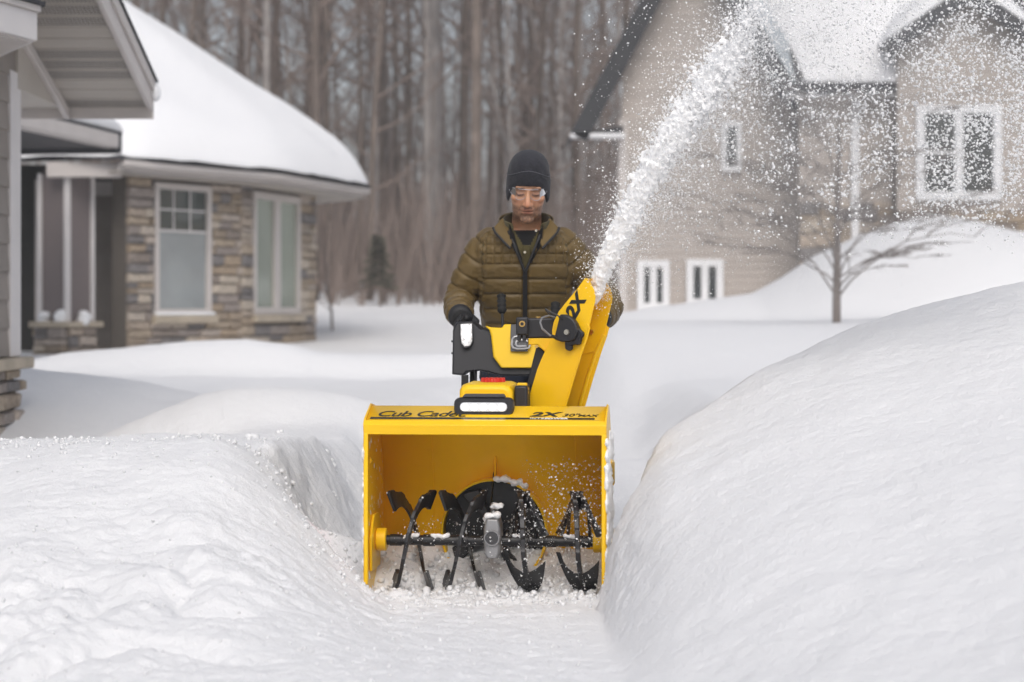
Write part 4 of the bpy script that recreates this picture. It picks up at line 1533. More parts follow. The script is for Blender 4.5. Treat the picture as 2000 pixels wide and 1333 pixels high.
MB().tube(rg_, .003, 6, caps=False).build('cap_ring', M['cast'], gear)
MB().tube([(gx, AY, AZ + .06), (gx, AY + .03, AZ + .12)], .012, 10).build('filler_neck', M['cast'], gear)
MB().tube([(gx, .2, AZ), (gx, .36, AZ + .012)], .014, 12).build('impeller_shaft', M['black_metal'], blower)


def ribbon(x0_, x1_, a0, a1, wide=.034, name='auger_ribbon', thick=.005, R0=.152, n=64, ears=True):
    """A helical strip round the shaft from angle a0 to a1 (0 = towards the viewer, turning up); x goes from x0_ to x1_."""
    V = []
    for i in range(n + 1):
        t = i / n
        a = a0 + (a1 - a0) * t
        x = x0_ + (x1_ - x0_) * t
        ed = abs(2 * t - 1)
        w = wide * (.72 + .62 * ed ** 2.2)
        ro = R0 + .008 * ed
        ser = .006 * (1 if math.sin(t * 44) > .2 else 0) * (1 if ears else 0)
        ri = ro - w
        tw = .020 * (1 if x1_ > x0_ else -1) * (ed ** 2 if t > .5 else -ed ** 2)
        V.append(((x - thick / 2, ri, a), (x + tw - thick / 2, ro + ser, a), (x + tw + thick / 2, ro + ser, a), (x + thick / 2, ri, a)))
    rings_ = [[(x, AY - r * math.cos(a), AZ + r * math.sin(a)) for x, r, a in q] for q in V]
    rb = MB().rings(rings_).build(name, M['black_metal'], blower, bevel=.001, seg=1)
    for t in (.12, .5, .88):
        a = a0 + (a1 - a0) * t
        x = x0_ + (x1_ - x0_) * t
        p0 = Vector((x, AY - .015 * math.cos(a), AZ + .015 * math.sin(a)))
        p1 = Vector((x, AY - (R0 - .03) * math.cos(a), AZ + (R0 - .03) * math.sin(a)))
        if t == .5:
            MB().tube([p0, p1], .006, 6).build('spoke', M['black_metal'], rb)
    return rb


DEG = math.pi / 180
xa = [L(p, 1050, .12).x for p in (772, 830, 872, 932)]
# left half: front strips fall from upper right to lower left, rear strips cross behind them
for a_, b_, sh0 in ((xa[0], xa[1], 0), (xa[2], xa[3], 6)):
    ribbon(b_ + .004, a_ - .004, (104 - sh0) * DEG, -104 * DEG, wide=.044, thick=.012)
    ribbon(a_ - .006, b_ + .004, (76 + sh0) * DEG, 286 * DEG, wide=.046, thick=.010)
# right half: the other hand, a quarter turn on
xb = [L(p, 1050, .12).x for p in (988, 1060, 1092, 1166)]
for a_, b_ in ((xb[0], xb[1]), (xb[2], xb[3])):
    m_ = (a_ + b_) / 2
    ribbon(m_ - .006, m_ + .012, 100 * DEG, -84 * DEG, wide=.046, thick=.015)
    ribbon(m_ + .008, b_ + .004, 88 * DEG, 14 * DEG, wide=.042, thick=.010)
    ribbon(m_ - .01, a_ - .002, 96 * DEG, 176 * DEG, wide=.046, thick=.010)

def scoop(pts):
    """The broad lower sweep of a right-hand flight, wrapped round the auger's circle."""
    q = [L(px, py, .08) for px, py in pts]
    n_ = len(q)
    rs_ = []
    for dt in (0, .009):
        rs_.append([(p.x, AY - math.sqrt(max(.0004, .160 ** 2 - min(.159, abs(p.z - AZ)) ** 2)) * .98 + dt, p.z) for p in q])
    return MB().rings(rs_).build('auger_ribbon', M['black_metal'], blower, bevel=.0015, seg=1, sharp=50)


scoop([(985, 1070), (992, 1096), (1000, 1120), (1011, 1144), (1022, 1160), (1034, 1164), (1047, 1160), (1058, 1142), (1064, 1120), (1068, 1092), (1058, 1100), (1048, 1109), (1036, 1115), (1022, 1115), (1009, 1106), (1000, 1092), (994, 1071)])
scoop([(1088, 1074), (1096, 1098), (1105, 1122), (1115, 1148), (1126, 1166), (1142, 1170), (1157, 1166), (1166, 1146), (1170, 1120), (1172, 1090), (1162, 1102), (1150, 1112), (1138, 1119), (1124, 1117), (1112, 1108), (1103, 1094), (1097, 1075)])

# --- light bar on the top
lc = L(945, 795, .075)
fr = lambda dx, dy, dz: (lc.x + dx, lc.y + dy, lc.z + dz)


def rrect(w, h, r, k=5):
    out = []
    for cx_, cy_, a0 in ((w - r, h - r, 0), (-w + r, h - r, 1), (-w + r, -h + r, 2), (w - r, -h + r, 3)):
        for j in range(k + 1):
            a = (a0 + j / k) * math.pi / 2
            out.append((cx_ + r * math.cos(a), cy_ + r * math.sin(a)))
    return out


bar = MB().rings([[fr(a, yo, b) for a, b in rrect(w, h, min(h, .02))] for w, h, yo in ((.096, .029, .05), (.097, .030, .0), (.094, .027, -.012))]).build('light_bar', M['black_plastic'], blower)
MB().rings([[fr(a, yo, b) for a, b in rrect(w, h, .0135)] for w, h, yo in ((.0765, .0145, -.0125), (.0755, .0138, -.017))]).build('light_lens', M['lens'], bar)
for k in range(5):
    dx = -.0595 + .02975 * k
    MB().tube([fr(dx, -.0172, -.001), fr(dx, -.022, -.001)], [.0115, .0095], 20).build('led', M['led'], bar)
MB().rings([[fr(a, yo, .031 + b) for a, b in ((-.07, 0), (.07, 0), (.062, .010), (-.062, .010))] for yo in (-.008, .04)]).build('light_bracket', M['dark_grey'], bar, bevel=.002)
MB().box(lc.x - .03, lc.x + .03, lc.y + .01, lc.y + .05, .606, lc.z - .027).build('light_foot', M['black_plastic'], bar, bevel=.002)

# --- motor cover with the red cap
c0, c1 = L(897, 800, .40), L(1003, 749, .40)
xm, wm = (c0.x + c1.x) / 2, (c1.x - c0.x) / 2
cov = []
for yo, w, h in ((.375, .88, .82), (.385, .97, .94), (.42, 1, 1), (.62, 1.02, 1.0), (.70, .96, .9)):
    top = .60 + (c1.z - .60) * h
    cov.append([(xm - wm * w, yo, .50), (xm - wm * w, yo, top - .022), (xm - wm * w + .010, yo, top - .006), (xm - wm * w + .028, yo, top), (xm + wm * w - .028, yo, top), (xm + wm * w - .010, yo, top - .006), (xm + wm * w, yo, top - .022), (xm + wm * w, yo, .50)])
mc = MB().rings(cov).build('motor_cover', M['yellow_plastic'], blower, bevel=.004, seg=2)
MB().box(xm + wm * 1.03, xm + wm * 1.03 + .045, .40, .66, .45, c1.z - .008).build('motor_side', M['black_plastic'], mc, bevel=.008)
rc = L(963, 745, .52)
cap = MB().tube([(rc.x, rc.y, c1.z - .002), (rc.x, rc.y, c1.z + .014)], [.040, .037], 24).build('fuel_cap', M['red'], blower, bevel=.004)
for k in range(14):
    a = k * math.pi / 7
    MB().tube([(rc.x + .039 * math.cos(a), rc.y + .039 * math.sin(a), c1.z), (rc.x + .036 * math.cos(a), rc.y + .036 * math.sin(a), c1.z + .014)], .005, 6).build('grip_rib', M['red'], cap)
MB().box(-.21, .21, .45, .95, .22, .56).build('engine_block', M['black_metal'], blower, bevel=.03)
bk0, bk1 = L(1010, 748, .45), L(1030, 762, .45)
br_ = MB().box(bk0.x, bk1.x, .43, .46, bk1.z, bk0.z).build('latch_bracket', M['yellow'], blower, bevel=.004)
MB().tube([(bk1.x + .002, .428, bk1.z + .005), (bk1.x + .002, .418, bk1.z + .005)], .006, 8).build('bolt', M['brass'], br_)
MB().tube([(bk1.x + .001, .428, bk1.z - .008), (bk1.x + .001, .418, bk1.z - .008)], .006, 8).build('bolt', M['brass'], br_)
# wheels with lugged tyres
for s in (-1, 1):
    xw = s * .285
    w_ = MB().tube([(xw - .055, .78, .20), (xw - .045, .78, .20), (xw + .045, .78, .20), (xw + .055, .78, .20)], [.165, .195, .195, .165], 32).build('wheel', M['rubber'], blower)
    for k in range(20):
        a = k * math.pi / 10
        m_ = Matrix.Translation((xw, .78, .20)) @ Matrix.Rotation(a, 4, 'X')
        MB().box(-.05, .05, -.012, .012, .19, .208, m_ @ Matrix.Rotation(.4, 4, 'Z')).build('lug', M['rubber'], w_)
    MB().tube([(xw + s * .056, .78, .20), (xw + s * .03, .78, .20)], [.09, .10], 24).build('rim', M['yellow'], w_)
MB().tube([(-.3, .78, .20), (.3, .78, .20)], .012, 10).build('axle', M['black_metal'], blower)

# --- chute: two side plates, curved spine, deflector with the print
PHI = R(27) + YAW
dch = Vector((math.cos(PHI), -math.sin(PHI), 0))
nch = Vector((-math.sin(PHI), -math.cos(PHI), 0))           # towards the viewer
YC, WC = .475, .150
ORG = L(1085, 800, YC)


def sz(px, py):
    """Chute side-plate coordinates (s along its mouth direction, z) of a photo pixel."""
    Y = OY + YC
    s_ = 0
    for _ in range(6):
        wp = P(px, py, Y)
        lp = MINV @ wp
        # intersect the pixel ray with the near plate's plane through ORG
        s_ = (lp.x - ORG.x) / dch.x
        Y += (ORG.y + dch.y * s_) - lp.y
    return s_, P(px, py, Y).z


def C3(s_, z_, t):
    """t: 0 on the near plate, 1 on the far plate."""
    return Vector((ORG.x, ORG.y, 0)) + dch * s_ - nch * (WC * t) + Vector((0, 0, z_))


low = [sz(*p) for p in ((1012, 850), (1019, 822), (1027, 797), (1034, 772), (1041, 749), (1049, 722), (1057, 702), (1066, 683), (1076, 664), (1090, 645), (1120, 640), (1147, 632), (1152, 640), (1147, 659), (1136, 690), (1122, 735), (1104, 797), (1094, 850))]
spine = low[:10]
tt = .0035 / WC
chute = MB().prism(low, (0, tt), C3)
chute.prism(low, (1 - tt, 1), C3)
chute = chute.build('chute', YEL, blower, bevel=.001)
sp2 = [(a + .004, b) for a, b in spine]
MB().rings([[C3(a, b, tt), C3(a, b, 1 - tt), C3(a + .005, b, 1 - tt), C3(a + .005, b, tt)] for a, b in spine]).build('spine_sheet', YEL, chute, sharp=40)
# folded edges of the mouth and the pressed ridge in the far plate
right = [low[i] for i in (12, 13, 14, 15, 16, 17)]
for t in (-.02, 1.02):
    MB().tube([C3(a, b, t) for a, b in right], .0038, 8).build('rolled_edge', YEL, chute)
MB().tube([C3(a, b, .975) for a, b in (sz(1090, 850), sz(1097, 797), sz(1113, 740), sz(1130, 690), sz(1145, 655))], .008, 8).build('pressed_ridge', YEL, chute)
bl = sz(1118, 651)
MB().tube([C3(*sz(1120, 650), .97), C3(*sz(1120, 650), .90)], .009, 10).build('bolt', M['brass'], chute)
MB().rings([[Vector((ORG.x + .02, ORG.y + .06, z_)) + Vector((math.cos(a), math.sin(a), 0)) * .115 for a in [2 * math.pi * j / 40 for j in range(40)]] for z_ in (.50, .595)]).build('chute_ring', M['black_metal'], blower)
defl = [sz(*p) for p in ((1066, 684), (1078, 662), (1077, 646), (1080, 630), (1090, 609), (1105, 590), (1125, 566), (1141, 544), (1145, 544), (1152, 553), (1159, 566), (1162, 580), (1161, 590), (1152, 628), (1143, 662), (1130, 688), (1100, 695))]
t1 = .0035 / WC
db = MB()
db.prism(defl, (t1 * 1.15, t1 * 2.1), C3)
db.prism(defl, (1 - t1 * 2.1, 1 - t1 * 1.15), C3)
deflector = db.build('chute_deflector', YEL, blower, bevel=.001)
ds = defl[2:8]
MB().rings([[C3(a + .001, b, t1 * 1.6), C3(a + .001, b, 1 - t1 * 1.6), C3(a + .005, b, 1 - t1 * 1.6), C3(a + .005, b, t1 * 1.6)] for a, b in ds]).build('spine_sheet', YEL, deflector)
# 2X print up the near deflector plate
p2, pX = sz(1124, 618), sz(1151, 570)
v = Vector((pX[0] - p2[0], pX[1] - p2[1])).normalized()
ex_ = dch * v.x + Vector((0, 0, v.y))
ey_ = dch * -v.y + Vector((0, 0, v.x))
tm = text_mesh('2X', .062, shear=.22, offset=.0030, sx=1.08, spacing=1.0)
o0 = sz(1120, 627)
tm.transform(basis(C3(o0[0], o0[1], t1 * 1.15) + nch * .0010, ex_, ey_, nch))
link('lettering', tm, M['ink_black'], deflector)
# pivot box with knob and bolt
act = [sz(*p) for p in ((1090, 663), (1102, 614), (1113, 615), (1126, 622), (1133, 632), (1137, 648), (1130, 664), (1120, 668), (1105, 668))]
ab = MB().prism(act, (-.05, -.24), C3).build('pivot_box', M['black_plastic'], blower, bevel=.005)
kn = sz(1124, 655)
pts_k = []
for j in range(24):
    a = 2 * math.pi * j / 24
    rr = .034 * (1 + .13 * (1 if j % 4 < 2 else -.3))
    pts_k.append((kn[0] + rr * math.cos(a), kn[1] + rr * math.sin(a)))
MB().prism(pts_k, (-.035, -.16), C3).build('knob', M['black_plastic'], ab, bevel=.003)
MB().prism([sz(*p) for p in ((1108, 668), (1120, 664), (1122, 682), (1116, 686), (1109, 682))], (-.04, -.15), C3).build('lug', M['black_plastic'], ab, bevel=.003)
b0 = sz(1116, 649)
MB().tube([C3(*b0, -.24), C3(*b0, -.275)], [.010, .009], 14).build('bolt', M['steel'], ab)
# cables looping to the pivot box
c_ = lambda px, py, t: C3(*sz(px, py), t)
MB().tube([c_(1108, 625, -.2), c_(1100, 616, -.3), c_(1088, 609, -.4), c_(1079, 604, -.35), c_(1074, 607, -.2), c_(1076, 617, .0), c_(1080, 624, .2)], .0028, 6).build('cable', M['dark_grey'], ab)
MB().tube([c_(1096, 660, -.2), c_(1087, 655, -.35), c_(1076, 642, -.45), c_(1070, 630, -.4), c_(1070, 621, -.3), c_(1076, 617, -.1), c_(1081, 622, .2)], .0036, 6).build('cable', M['ink_grey'], ab)
MB().tube([c_(1108, 625, -.2), c_(1103, 619, -.27)], .006, 8).build('cable_boot', M['black_plastic'], ab)
MB().tube([c_(1096, 660, -.2), c_(1088, 656, -.33)], .006, 8).build('cable_boot', M['black_plastic'], ab)
# chute motor box on its bracket
ym = .50
q0, q1 = L(1010, 661, ym), L(1082, 622, ym)
mb = MB().rings([[(a, y_, b) for a, b in ((q0.x, q0.z), (q1.x, q0.z), (q1.x, q1.z), (q0.x + .012, q1.z), (q0.x, q1.z - .012))] for y_ in (ym, ym + .10)])
mot = mb.build('chute_motor', M['black_plastic'], blower, bevel=.006, seg=3)
pb0, pb1 = L(1008, 655, ym - .02), L(1032, 620, ym - .02)
MB().box(pb0.x, pb1.x, ym - .03, ym - .001, pb0.z, pb1.z).build('plug_block', M['black_plastic'], mot, bevel=.006, seg=3)
pc = L(1020, 633, ym - .03)
MB().tube([(pc.x, ym - .031, pc.z), (pc.x, ym - .037, pc.z)], .0105, 18).build('plug_ring', M['brass'], mot)
MB().tube([(pc.x, ym - .0372, pc.z), (pc.x, ym - .040, pc.z)], .0058, 14).build('plug_socket', M['black_plastic'], mot)
for px in (1014, 1024):
    a = L(px, 655, ym - .02)
    MB().box(a.x - .006, a.x + .006, ym - .026, ym - .006, a.z - .020, a.z + .004).build('prong', M['black_plastic'], mot, bevel=.002)
a, b = L(1046, 620, ym + .05), L(1056, 624, ym + .05)
MB().tube([((a.x + b.x) / 2, ym + .05, q1.z), ((a.x + b.x) / 2, ym + .05, q1.z + .006)], .008, 10).build('bolt', M['brass'], mot)
poly = [L(px, py, ym) for px, py in ((1032, 661), (1085, 661), (1085, 690), (1064, 688), (1050, 674), (1032, 674))]
brk = MB().prism([(p.x, p.z) for p in poly], (ym + .001, ym + .06), lambda a, b, t: (a, t, b)).build('motor_bracket', M['yellow'], blower, bevel=.003)
a = L(1048, 677, ym)
MB().tube([(a.x, ym - .002, a.z), (a.x, ym - .012, a.z)], .006, 8).build('bolt', M['brass'], brk)
poly = [L(px, py, ym + .06) for px, py in ((1049, 676), (1072, 690), (1048, 735), (1034, 800), (1030, 850), (1012, 850), (1018, 800), (1034, 735))]
MB().prism([(p.x, p.z) for p in poly], (ym + .03, ym + .07), lambda a, b, t: (a, t, b)).build('chute_post', M['black_metal'], blower, bevel=.004)

# --- console: black hood with head lamps, yellow middle, emblem, joysticks
yc = 1.18
cxm = L(1016, 680, yc).x


def half(pts, y_):
    q = [L(px, py, y_) for px, py in pts]
    lft = [(p.x, p.z) for p in q]
    return lft + [(2 * cxm - a, b) for a, b in reversed(lft)]


out = [(1016, 736), (979, 735), (957, 729), (936, 725), (909, 728), (905, 734), (883, 732), (883, 645), (889, 629), (920, 628), (926, 632), (936, 642), (946, 643), (1016, 643)]
cpoly = half(out[1:-1], yc)
mb = MB()
rs = []
for yo, k in ((-.028, .955), (-.012, .99), (.0, 1.0), (.09, 1.0), (.15, .93)):
    zc_ = L(1016, 685, yc).z
    rs.append([(cxm + (a - cxm) * (1 - (1 - k) * .5), yc + yo + max(0, (b - zc_)) * .35, zc_ + (b - zc_) * k) for a, b in cpoly])
mb.rings(rs)
con = mb.build('console', M['black_plastic'], blower, bevel=.004, seg=2)
yel = [(979, 719), (963, 697), (958, 657), (954, 645), (945, 637), (957, 640), (979, 641), (983, 634), (998, 634)]
yp_ = half(yel, yc - .03)
zc_ = L(1016, 685, yc).z
mb = MB()
mb.rings([[(cxm + (a - cxm) * k, yc + yo + max(0, (b - zc_)) * .35, b) for a, b in yp_] for yo, k in ((-.0285, 1.0), (-.040, .985), (-.046, .95))])
ycov = mb.build('console_cover', M['yellow_plastic'], blower, bevel=.004, seg=2)
em = [(997, 687), (996, 660), (996, 634)]
ep = half(em, yc - .05)
MB().rings([[(a, yc + yo + max(0, (b - zc_)) * .35, b) for a, b in ep] for yo in (-.0465, -.0495)]).build('emblem_panel', M['dark_grey'], ycov, bevel=.002)


M['emblem'] = mat('emblem_silver', (.42, .42, .43), .35, metal=.3)


def emb(pts, r, name, y_=-.052, closed=True):
    q = [L(px, py, yc + y_) for px, py in pts]
    q = [Vector((p.x, yc + y_ + max(0, (p.z - zc_)) * .35, p.z)) for p in q]
    if closed:
        q.append(q[0])
    return MB().tube(q, r, 8, caps=not closed).build(name, M['emblem'], ycov)


ring = [(1003, 659), (1012, 657), (1022, 657), (1031, 659), (1034, 664), (1035, 674), (1033, 680), (1024, 682), (1010, 682), (1002, 680), (999, 674), (1000, 664)]
emb(ring, .0042, 'emblem')
emb([(1030, 668), (1026, 665), (1013, 665), (1008, 668), (1007, 674), (1010, 677), (1028, 677)], .0048, 'emblem', closed=False)
hl = [(896, 632), (920, 631), (921, 650), (922, 667), (917, 677), (906, 679), (900, 671), (897, 652)]
for s in (0, 1):
    q = [L(px, py, yc - .04) for px, py in hl]
    po = [(p.x, p.z) for p in q]
    if s: po = [(2 * cxm - a, b) for a, b in reversed(po)]
    cx_, cz_ = sum(a for a, b in po) / len(po), sum(b for a, b in po) / len(po)
    f3 = lambda a, b, yo: (a, yc + yo + max(0, (b - zc_)) * .35, b)
    hlm = MB().rings([[f3(cx_ + (a - cx_) * k, cz_ + (b - cz_) * k, yo) for a, b in po] for yo, k in ((-.012, 1.10), (-.036, 1.08), (-.037, 1.0), (-.031, .97))]).build('headlight', M['black_plastic'], blower, bevel=.002)
    MB().rings([[f3(cx_ + (a - cx_) * k, cz_ + (b - cz_) * k, yo) for a, b in po] for yo, k in ((-.0305, .955), (-.035, .93), (-.038, .80))]).build('headlight_lens', M['reflector'], hlm)
    MB().ellipsoid(f3(cx_, cz_ + .0, -.037), (.009, .005, .022), 14, 10).build('headlight_bulb', M['led'], hlm)
    for dz in (.03, -.015):
        xs_ = L(883, 675, yc).x
        xs_ = 2 * cxm - xs_ if s else xs_
        MB().tube([(xs_ - .006, yc + .03, cz_ + dz - .05), (xs_ + .006, yc + .03, cz_ + dz - .05)], .004, 8).build('screw', M['black_metal'], hlm)
# joysticks
for (xt, yt, xb_, yb_) in ((980, 596, 982, 640), (1084, 611, 1082, 645)):
    a, b = L(xt, yt, yc + .14), L(xb_, yb_, yc + .10)
    js = MB().tube([b, a], .0055, 8).build('joystick', M['black_metal'], blower)
    d = (a - b).normalized()
    pts_, rad_ = [], []
    for k in range(17):
        pts_.append(a + d * (-.034 + .078 * k / 16))
        rad_.append(.0165 * (.75 if k in (0, 16) else 1) * (1.0 + (.10 if (k // 2) % 2 else -.10)))
    MB().tube(pts_, rad_, 14).build('joystick_grip', M['rubber'], js)
# handle frame, cables and grips
for s in (-1, 1):
    xh = cxm + s * .185
    MB().tube([(xh * .97, 1.10, .30), (xh * .97, 1.20, .55), (xh * .99, 1.25, .73), (xh, 1.3, .84)], .014, 12).build('handle_tube', M['black_metal'], blower)
    gx_ = L(908, 622, 1.33).x
    gx_ = gx_ if s < 0 else 2 * cxm - gx_
    hb_ = MB().tube([(xh, 1.25, .80), (gx_, 1.26, .868), (gx_, 1.42, .885), (gx_, 1.50, .89)], .014, 12).build('handlebar', M['black_metal'], blower)
    MB().tube([(gx_, 1.30, .872), (gx_, 1.47, .888)], .019, 14).build('hand_grip', M['rubber'], hb_)
    lv = L(909, 640, 1.24).x
    MB().tube([(gx_ + s * .004, 1.24, .895), (gx_ + s * .006, 1.40, .925)], .006, 8).build('clutch_lever', M['black_metal'], hb_)
for px, r_ in ((926, .0035), (937, .0012), (952, .002)):
    a, b = L(px, 722, 1.16), L(px + 2, 800, .80)
    MB().tube([a, a.lerp(b, .5) + Vector((.01, 0, 0)), b], r_, 6).build('control_cable', M['black_metal'], blower)
p_ = L(914, 730, 1.12)
MB().box(p_.x - .012, p_.x + .012, 1.0, 1.03, .50, .70).build('handle_brace', M['black_metal'], blower, bevel=.003)

# ================================================================== the man behind the machine
PX0, PY0 = .055, 8.42
FZ = -.11
person = None


def Wp(px, py, Y=8.35):
    return P(px, py, Y)


# ---- torso rings used by body, inner jacket and jacket: z, x, y, half width, half depth
TOR = [(.70, .05, 8.52, .155, .115), (.78, .05, 8.50, .160, .120), (.87, .05, 8.47, .166, .126), (.95, .05, 8.45, .176, .134),
       (1.03, .05, 8.43, .188, .142), (1.10, .05, 8.41, .196, .146), (1.17, .05, 8.39, .200, .142), (1.215, .05, 8.385, .188, .128),
       (1.25, .05, 8.38, .150, .108), (1.28, .052, 8.375, .105, .090), (1.30, .053, 8.372, .080, .080)]


def torso(mb, grow=0.0, z0=.70, z1=1.31, n=40, power=2.5):
    rs = []
    for z_, x, y, w, d in TOR:
        if z_ < z0 - 1e-6 or z_ > z1:
            continue
        r = []
        for j in range(n):
            a = 2 * math.pi * j / n
            c, s_ = math.cos(a), math.sin(a)
            k = (abs(c) ** power + abs(s_) ** power) ** (-1 / power)
            r.append((x + (w + grow) * c * k, y + (d + grow) * s_ * k, z_))
        rs.append(r)
    mb.rings(rs)


def front_y(x, z_, grow=0.0, power=2.5):
    """y of the torso's front surface at (x, z)."""
    zs = [t[0] for t in TOR]
    cx_, cy_, w, d = (float(np.interp(z_, zs, [t[i] for t in TOR])) for i in (1, 2, 3, 4))
    u_ = min(abs(x - cx_) / (w + grow), .98)
    return cy_ - (d + grow) * (1 - u_ ** power) ** (1 / power)


ARM_L = [(-.085, 8.39, 1.20), (-.122, 8.40, 1.15), (-.165, 8.42, 1.07), (-.200, 8.44, 1.00), (-.212, 8.38, .955), (-.207, 8.29, .93), (-.200, 8.21, .915)]
ARM_R = [(.195, 8.39, 1.20), (.235, 8.40, 1.15), (.305, 8.42, 1.07), (.362, 8.44, .995), (.378, 8.37, .95), (.362, 8.28, .925), (.340, 8.20, .91)]
ARM_RAD = [.068, .071, .066, .061, .059, .055, .048]
LEG = [[(-.03, 8.50, .76), (-.045, 8.44, .42), (-.04, 8.47, .38), (-.045, 8.40, .02)], [(.13, 8.52, .76), (.155, 8.55, .42), (.155, 8.60, .36), (.155, 8.74, .03)]]

# ---- head in its own frame (x right, y back, z up), bowed forward
HEAD_O = Vector((.0625, 8.27, 1.402))
HM = Matrix.Translation(HEAD_O) @ Matrix.Rotation(R(2.5), 4, 'Y') @ Matrix.Rotation(R(18), 4, 'X')
body = MB()
E = lambda c, r: body.ellipsoid(c, r, 24, 16, HM)


def cap_(a, b, r0, r1=None, mtx=HM, mb=body, n=12):
    r1 = r1 or r0
    a, b = Vector(a), Vector(b)
    mb.tube([mtx @ a, mtx @ b], [r0, r1], n)
    mb.ellipsoid(a, r0, n, 8, mtx)
    mb.ellipsoid(b, r1, n, 8, mtx)


E((0, .012, .045), (.075, .098, .088))
E((0, -.028, -.018), (.0645, .062, .086))
E((0, -.030, -.066), (.056, .052, .046))
E((.034, -.012, -.062), (.026, .045, .042))
E((-.034, -.012, -.062), (.026, .045, .042))
E((0, -.068, -.096), (.027, .020, .018))
for s in (-1, 1):
    E((s * .041, -.058, -.012), (.025, .022, .020))
    E((s * .031, -.073, .009), (.0165, .0125, .012))
    E((s * .075, .008, -.008), (.009, .020, .032))
    E((s * .0115, -.099, -.031), (.0095, .0095, .008))
cap_((-.040, -.076, .028), (.040, -.076, .028), .0115)
cap_((0, -.086, .014), (0, -.112, -.028), .0095, .0125)
cap_((-.021, -.082, -.0535), (.021, -.082, -.0535), .0070)
cap_((-.010, -.089, -.053), (.010, -.089, -.053), .0062)
cap_((-.017, -.082, -.0655), (.017, -.082, -.0655), .0075)
E((0, -.082, -.045), (.022, .008, .010))
body.tube([HM @ Vector((0, .012, -.06)), HM @ Vector((0, .04, -.13)), Vector((.055, 8.385, 1.2)), Vector((.05, 8.39, 1.1))], [.055, .058, .062, .07], 20)
bt = MB()
torso(bt, -.03, .70, 1.26)
body.v, body.f, k0 = body.v + bt.v, body.f + [tuple(i + len(body.v) for i in f) for f in bt.f], 0
for a_ in (ARM_L, ARM_R):
    body.tube(a_, [r - .022 for r in ARM_RAD], 12)
for lg in LEG:
    body.tube(lg, [.085, .060, .058, .042], 14)
    f = Vector(lg[-1])
    body.tube([f + Vector((0, .03, -.06)), f + Vector((0, -.05, -.075)), f + Vector((0, -.15, -.085))], [.04, .038, .028], 10)
bme = remesh(body, 'person', .0036, smooth=3, fac=.5)
V = verts_of(bme)
HI = np.array(HM.inverted())
hv = V @ HI[:3, :3].T + HI[:3, 3]
hx, hy, hz = hv[:, 0], hv[:, 1], hv[:, 2]
g = lambda cx_, cz_, sx_, sz_: np.exp(-((hx - cx_) / sx_) ** 2 - ((hz - cz_) / sz_) ** 2)
face = (hy < -.03) & (hz > -.13)
push = np.zeros(len(V))
for s in (-1, 1):
    push += .0075 * g(s * .027, .0180, .016, .0065)                # crease above the lid
    push += .0025 * g(s * .030, -.005, .017, .0035)               # under the eye
    push += .0028 * g(s * .026, -.040, .006, .016)                # fold beside the mouth
push += .0052 * g(0, -.0598, .024, .0022)                         # between the lips
push += .0022 * g(0, -.077, .016, .005)                           # under the lower lip
for s in (-1, 1):
    push += .004 * g(s * .007, -.037, .004, .003) * (hy < -.09)
dirb = np.array(HM.to_3x3() @ Vector((0, 1, 0)))
V2 = V + dirb * (push * face)[:, None]
set_verts(bme, V2)
# skin, lips, brows, lashes, stubble as colours, plus shade painted in the face's hollows
skin = np.array([.54, .285, .170])
colr = np.tile(skin, (len(V), 1))
blend = lambda m_, c: colr * (1 - m_[:, None]) + np.array(c) * m_[:, None]
fr_ = (hy < .03).astype(float)
nz = fbm(hx * 160, hy * 160, hz * 160, seed=3, octv=2)
stub = sstep(-.036, -.052, hz) * sstep(-.14, -.11, hz) * fr_
stub *= 1 - g(0, -.06, .020, .009)
stub = np.maximum(stub, np.exp(-((hz + .0435) / .006) ** 2) * (np.abs(hx) < .028) * face)
colr = blend(np.clip(stub * (.72 + .9 * nz), 0, .92), (.15, .088, .06))
colr = blend(np.clip(g(0, -.0535, .021, .0045) + g(0, -.0655, .017, .0055), 0, 1) * face * .75, (.42, .15, .11))
colr = blend(np.clip(g(0, -.0600, .023, .0016) * 1.3, 0, 1) * face * .95, (.07, .02, .015))  # dark shade painted into the gap between the lips
nose = g(0, -.026, .016, .016) * face
cheek = (g(.045, -.022, .018, .016) + g(-.045, -.022, .018, .016)) * face
colr = blend(np.clip(.35 * nose + .25 * cheek, 0, 1), (.50, .17, .11))
for s in (-1, 1):
    bro = np.exp(-((hz - .030 + .05 * np.abs(hx - s * .033)) / .0048) ** 2) * sstep(.010, .018, s * hx) * sstep(.058, .050, s * hx) * face
    colr = blend(np.clip(bro * (1.0 + nz), 0, 1) * .95, (.03, .018, .013))
    lash = np.exp(-((hz - .0035 - 2.2 * (hx - s * .031) ** 2 * 8) / .0036) ** 2) * sstep(.019, .014, np.abs(hx - s * .031)) * face
    colr = blend(np.clip(lash * 1.2, 0, 1) * .9, (.03, .018, .014))
    colr = blend(np.clip(g(s * .007, -.038, .0042, .003), 0, 1) * (hy < -.09) * .8, (.08, .03, .02))  # nostril shade painted into the skin
    colr = blend(np.clip(g(s * .028, .010, .018, .011), 0, 1) * face * .42, (.22, .10, .065))  # shade of the eye hollows painted over lids and sockets
    hair = sstep(.045, .062, s * hx) * sstep(-.02, .0, hz) * (hy > -.045)
    colr = blend(np.clip(hair * .7, 0, 1), (.06, .045, .035))
ca = bme.attributes.new('skin', 'FLOAT_COLOR', 'POINT')
ca.data.foreach_set('color', np.concatenate([colr, np.ones((len(V), 1))], 1).ravel().astype(np.float32))
ms = mat('skin', (.5, .245, .15), .5, spec=.4, bump=(420, .0005))
at = ms.node_tree.nodes.new('ShaderNodeAttribute')
at.attribute_name = 'skin'
pb_ = ms.node_tree.nodes['Principled BSDF']
ms.node_tree.links.new(at.outputs['Color'], pb_.inputs['Base Color'])
